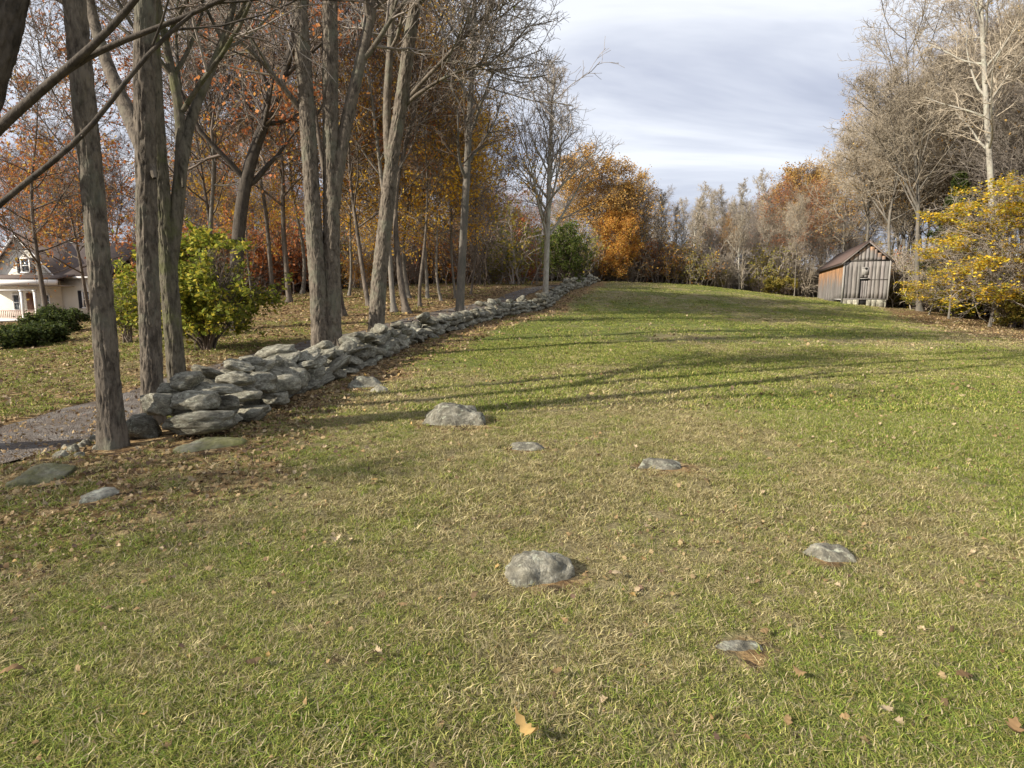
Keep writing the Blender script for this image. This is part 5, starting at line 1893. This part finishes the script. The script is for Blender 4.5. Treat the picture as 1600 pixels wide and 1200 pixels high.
# single fallen leaves one can point to
for px, py, ln, rz, ci, lb, sd_ in [(826, 1164, 0.14, -0.95, 5, 'long curled yellow brown oak leaf in the grass at the bottom of the picture', 1), (526, 856, 0.075, 0.3, 3, 'pale tan leaf lying alone in the grass between wall end and foreground boulder', 2),
                                    (964, 908, 0.07, 0.2, 3, 'light tan curled leaf beside the dome shaped foreground boulder', 3), (869, 1071, 0.06, 0.5, 0, 'small orange tan leaf straight below the dome shaped boulder', 4),
                                    (589, 1043, 0.06, -0.3, 3, 'small pale leaf in worn grass, below the dark brown leaf', 5), (1381, 1134, 0.055, 0.0, 3, 'small beige leaf alone in the grass near the bottom corner', 6),
                                    (1248, 1073, 0.06, -0.9, 0, 'narrow orange leaf below the sunken dull rock', 7), (1193, 1003, 0.05, 0.4, 0, 'orange brown leaf resting on the edge of the sunken dull rock', 8),
                                    (1504, 1076, 0.08, 0.1, 4, 'dark red brown leaf in the grass toward the picture edge', 9), (22, 1066, 0.09, 0.5, 4, 'large rust coloured leaf at the lower edge of the leafy ground', 10),
                                    (742, 942, 0.07, 1.2, 2, 'dark brown upright leaf just beside the dome shaped boulder', 11), (629, 956, 0.06, 0.2, 0, 'curled tan leaf casting a dark shadow, beyond the small pale leaf', 12),
                                    (396, 1056, 0.07, 0.6, 2, 'dark curled leaf in the grass below the leafy ground', 13), (1580, 1165, 0.075, 0.9, 4, 'dull red leaf in the bottom corner of the picture', 14),
                                    (585, 760, 0.06, 0.3, 5, 'pale yellow leaf in the grass before the middle of the wall', 15)]:
    p = ground_hit(px, py)
    g_ = leaf_mesh(200 + sd_, LEAFCOL[ci], ln, True, 0.9, 0.17 if sd_ == 1 else 0.3, 11)
    o = link('leaf', g_, None, (p[0], p[1], p[2] + 0.045))
    o.rotation_euler = (0.15 * math.sin(sd_), 0.15 * math.cos(sd_ * 2.0), rz)
    tag(o, lb, 'leaf', 'single fallen leaves on the grass')


# thicket that closes the woods near the ground
def brush(seed, pal_twig, leaf=None, H=3.2, n=16):
    rng = np.random.default_rng(seed)
    g = Geo()
    K = n
    az = rng.random(K) * 6.28
    N = 6
    P = np.zeros((K, N, 3))
    st = rng.normal(0, 0.7, (K, 2))
    for j in range(N):
        t = j / (N - 1)
        P[:, j, 0] = st[:, 0] + np.cos(az) * t * 0.8 + rng.normal(0, 0.05, K)
        P[:, j, 1] = st[:, 1] + np.sin(az) * t * 0.8 + rng.normal(0, 0.05, K)
        P[:, j, 2] = t * H * rng.uniform(0.5, 1.0, K)
    Rr = np.tile(np.linspace(0.03, 0.012, N)[None], (K, 1))
    g.tubes(P, Rr, 4)
    P2, R2 = grow(P, Rr, rng, 9, 0.12, 1.0, 0.8, 0.3, lambda s, L: L * 0.4 * (1 - 0.4 * s), 0.7, 5, 0.03, 0.2, 0.012)
    g.tubes(P2, R2, 3)
    P3, R3 = grow(P2, R2, rng, 5, 0.2, 1.0, 0.8, 0.3, lambda s, L: L * 0.5, 0.7, 3, 0.02, 0.25, 0.010)
    g.tubes(P3, R3, 3)
    if leaf:
        add_leaves(g, pick(P3, rng, leaf[1], 0.1), 0.08, rng, leaf[0], 1)
    return g.mesh('brush', [pal_twig, M_LEAF])


BR = [brush(1, M_TWIGGREY), brush(2, M_TWIGTAN), brush(3, M_TWIGDARK), brush(4, M_TWIGDARK, (PAL_RUST, 2200)), brush(5, M_TWIGGREY, (PAL_OLIVE, 1600)), brush(6, M_TWIGGREY, (PAL_ORANGE, 2200))]


def thicket(name, sel, n, smin, smax, weights):
    X_, Y_ = [], []
    while len(X_) < n:
        q = sel()
        if q is not None:
            X_.append(q[0])
            Y_.append(q[1])
    x, y = np.array(X_), np.array(Y_)
    rot = np.stack([0 * x, 0 * x, rngs.uniform(0, 6.28, n)], -1)
    return np.stack([x, y, terrain(x, y) - 0.05], -1), rot, rngs.uniform(smin, smax, n), rngs.choice(6, n, p=weights)


def sel_back():
    px = rngs.uniform(840, 1350)
    Y = float(edge_y(px)) + 1.0 + abs(rngs.normal(0, 9))
    p = at(px, 420, Y)
    return p[0], p[1]


def sel_right():
    px = rngs.uniform(1375, 1760)
    Y = float(edge_y(px)) + 0.8 + abs(rngs.normal(0, 10))
    p = at(px, 420, Y)
    return p[0], p[1]


def sel_left():
    x, y = rngs.uniform(-70, 6), rngs.uniform(44, 95)
    px = float(pxof(x, y))
    if px > 850 or px < -150:
        return None
    if px < 230 and y < 66:
        return None
    dr, _ = pdist([x], [y], ROADD)
    if dr[0] < 2.5:
        return None
    return x, y


A = [thicket('b', sel_back, 170, 0.7, 1.7, [0.36, 0.26, 0.14, 0.03, 0.17, 0.04]), thicket('r', sel_right, 150, 0.8, 1.7, [0.2, 0.4, 0.12, 0.06, 0.16, 0.06]), thicket('l', sel_left, 330, 0.8, 2.0, [0.16, 0.1, 0.12, 0.26, 0.1, 0.26])]
scatter('thicket', *[np.concatenate([a[i] for a in A]) for i in range(4)], BR)
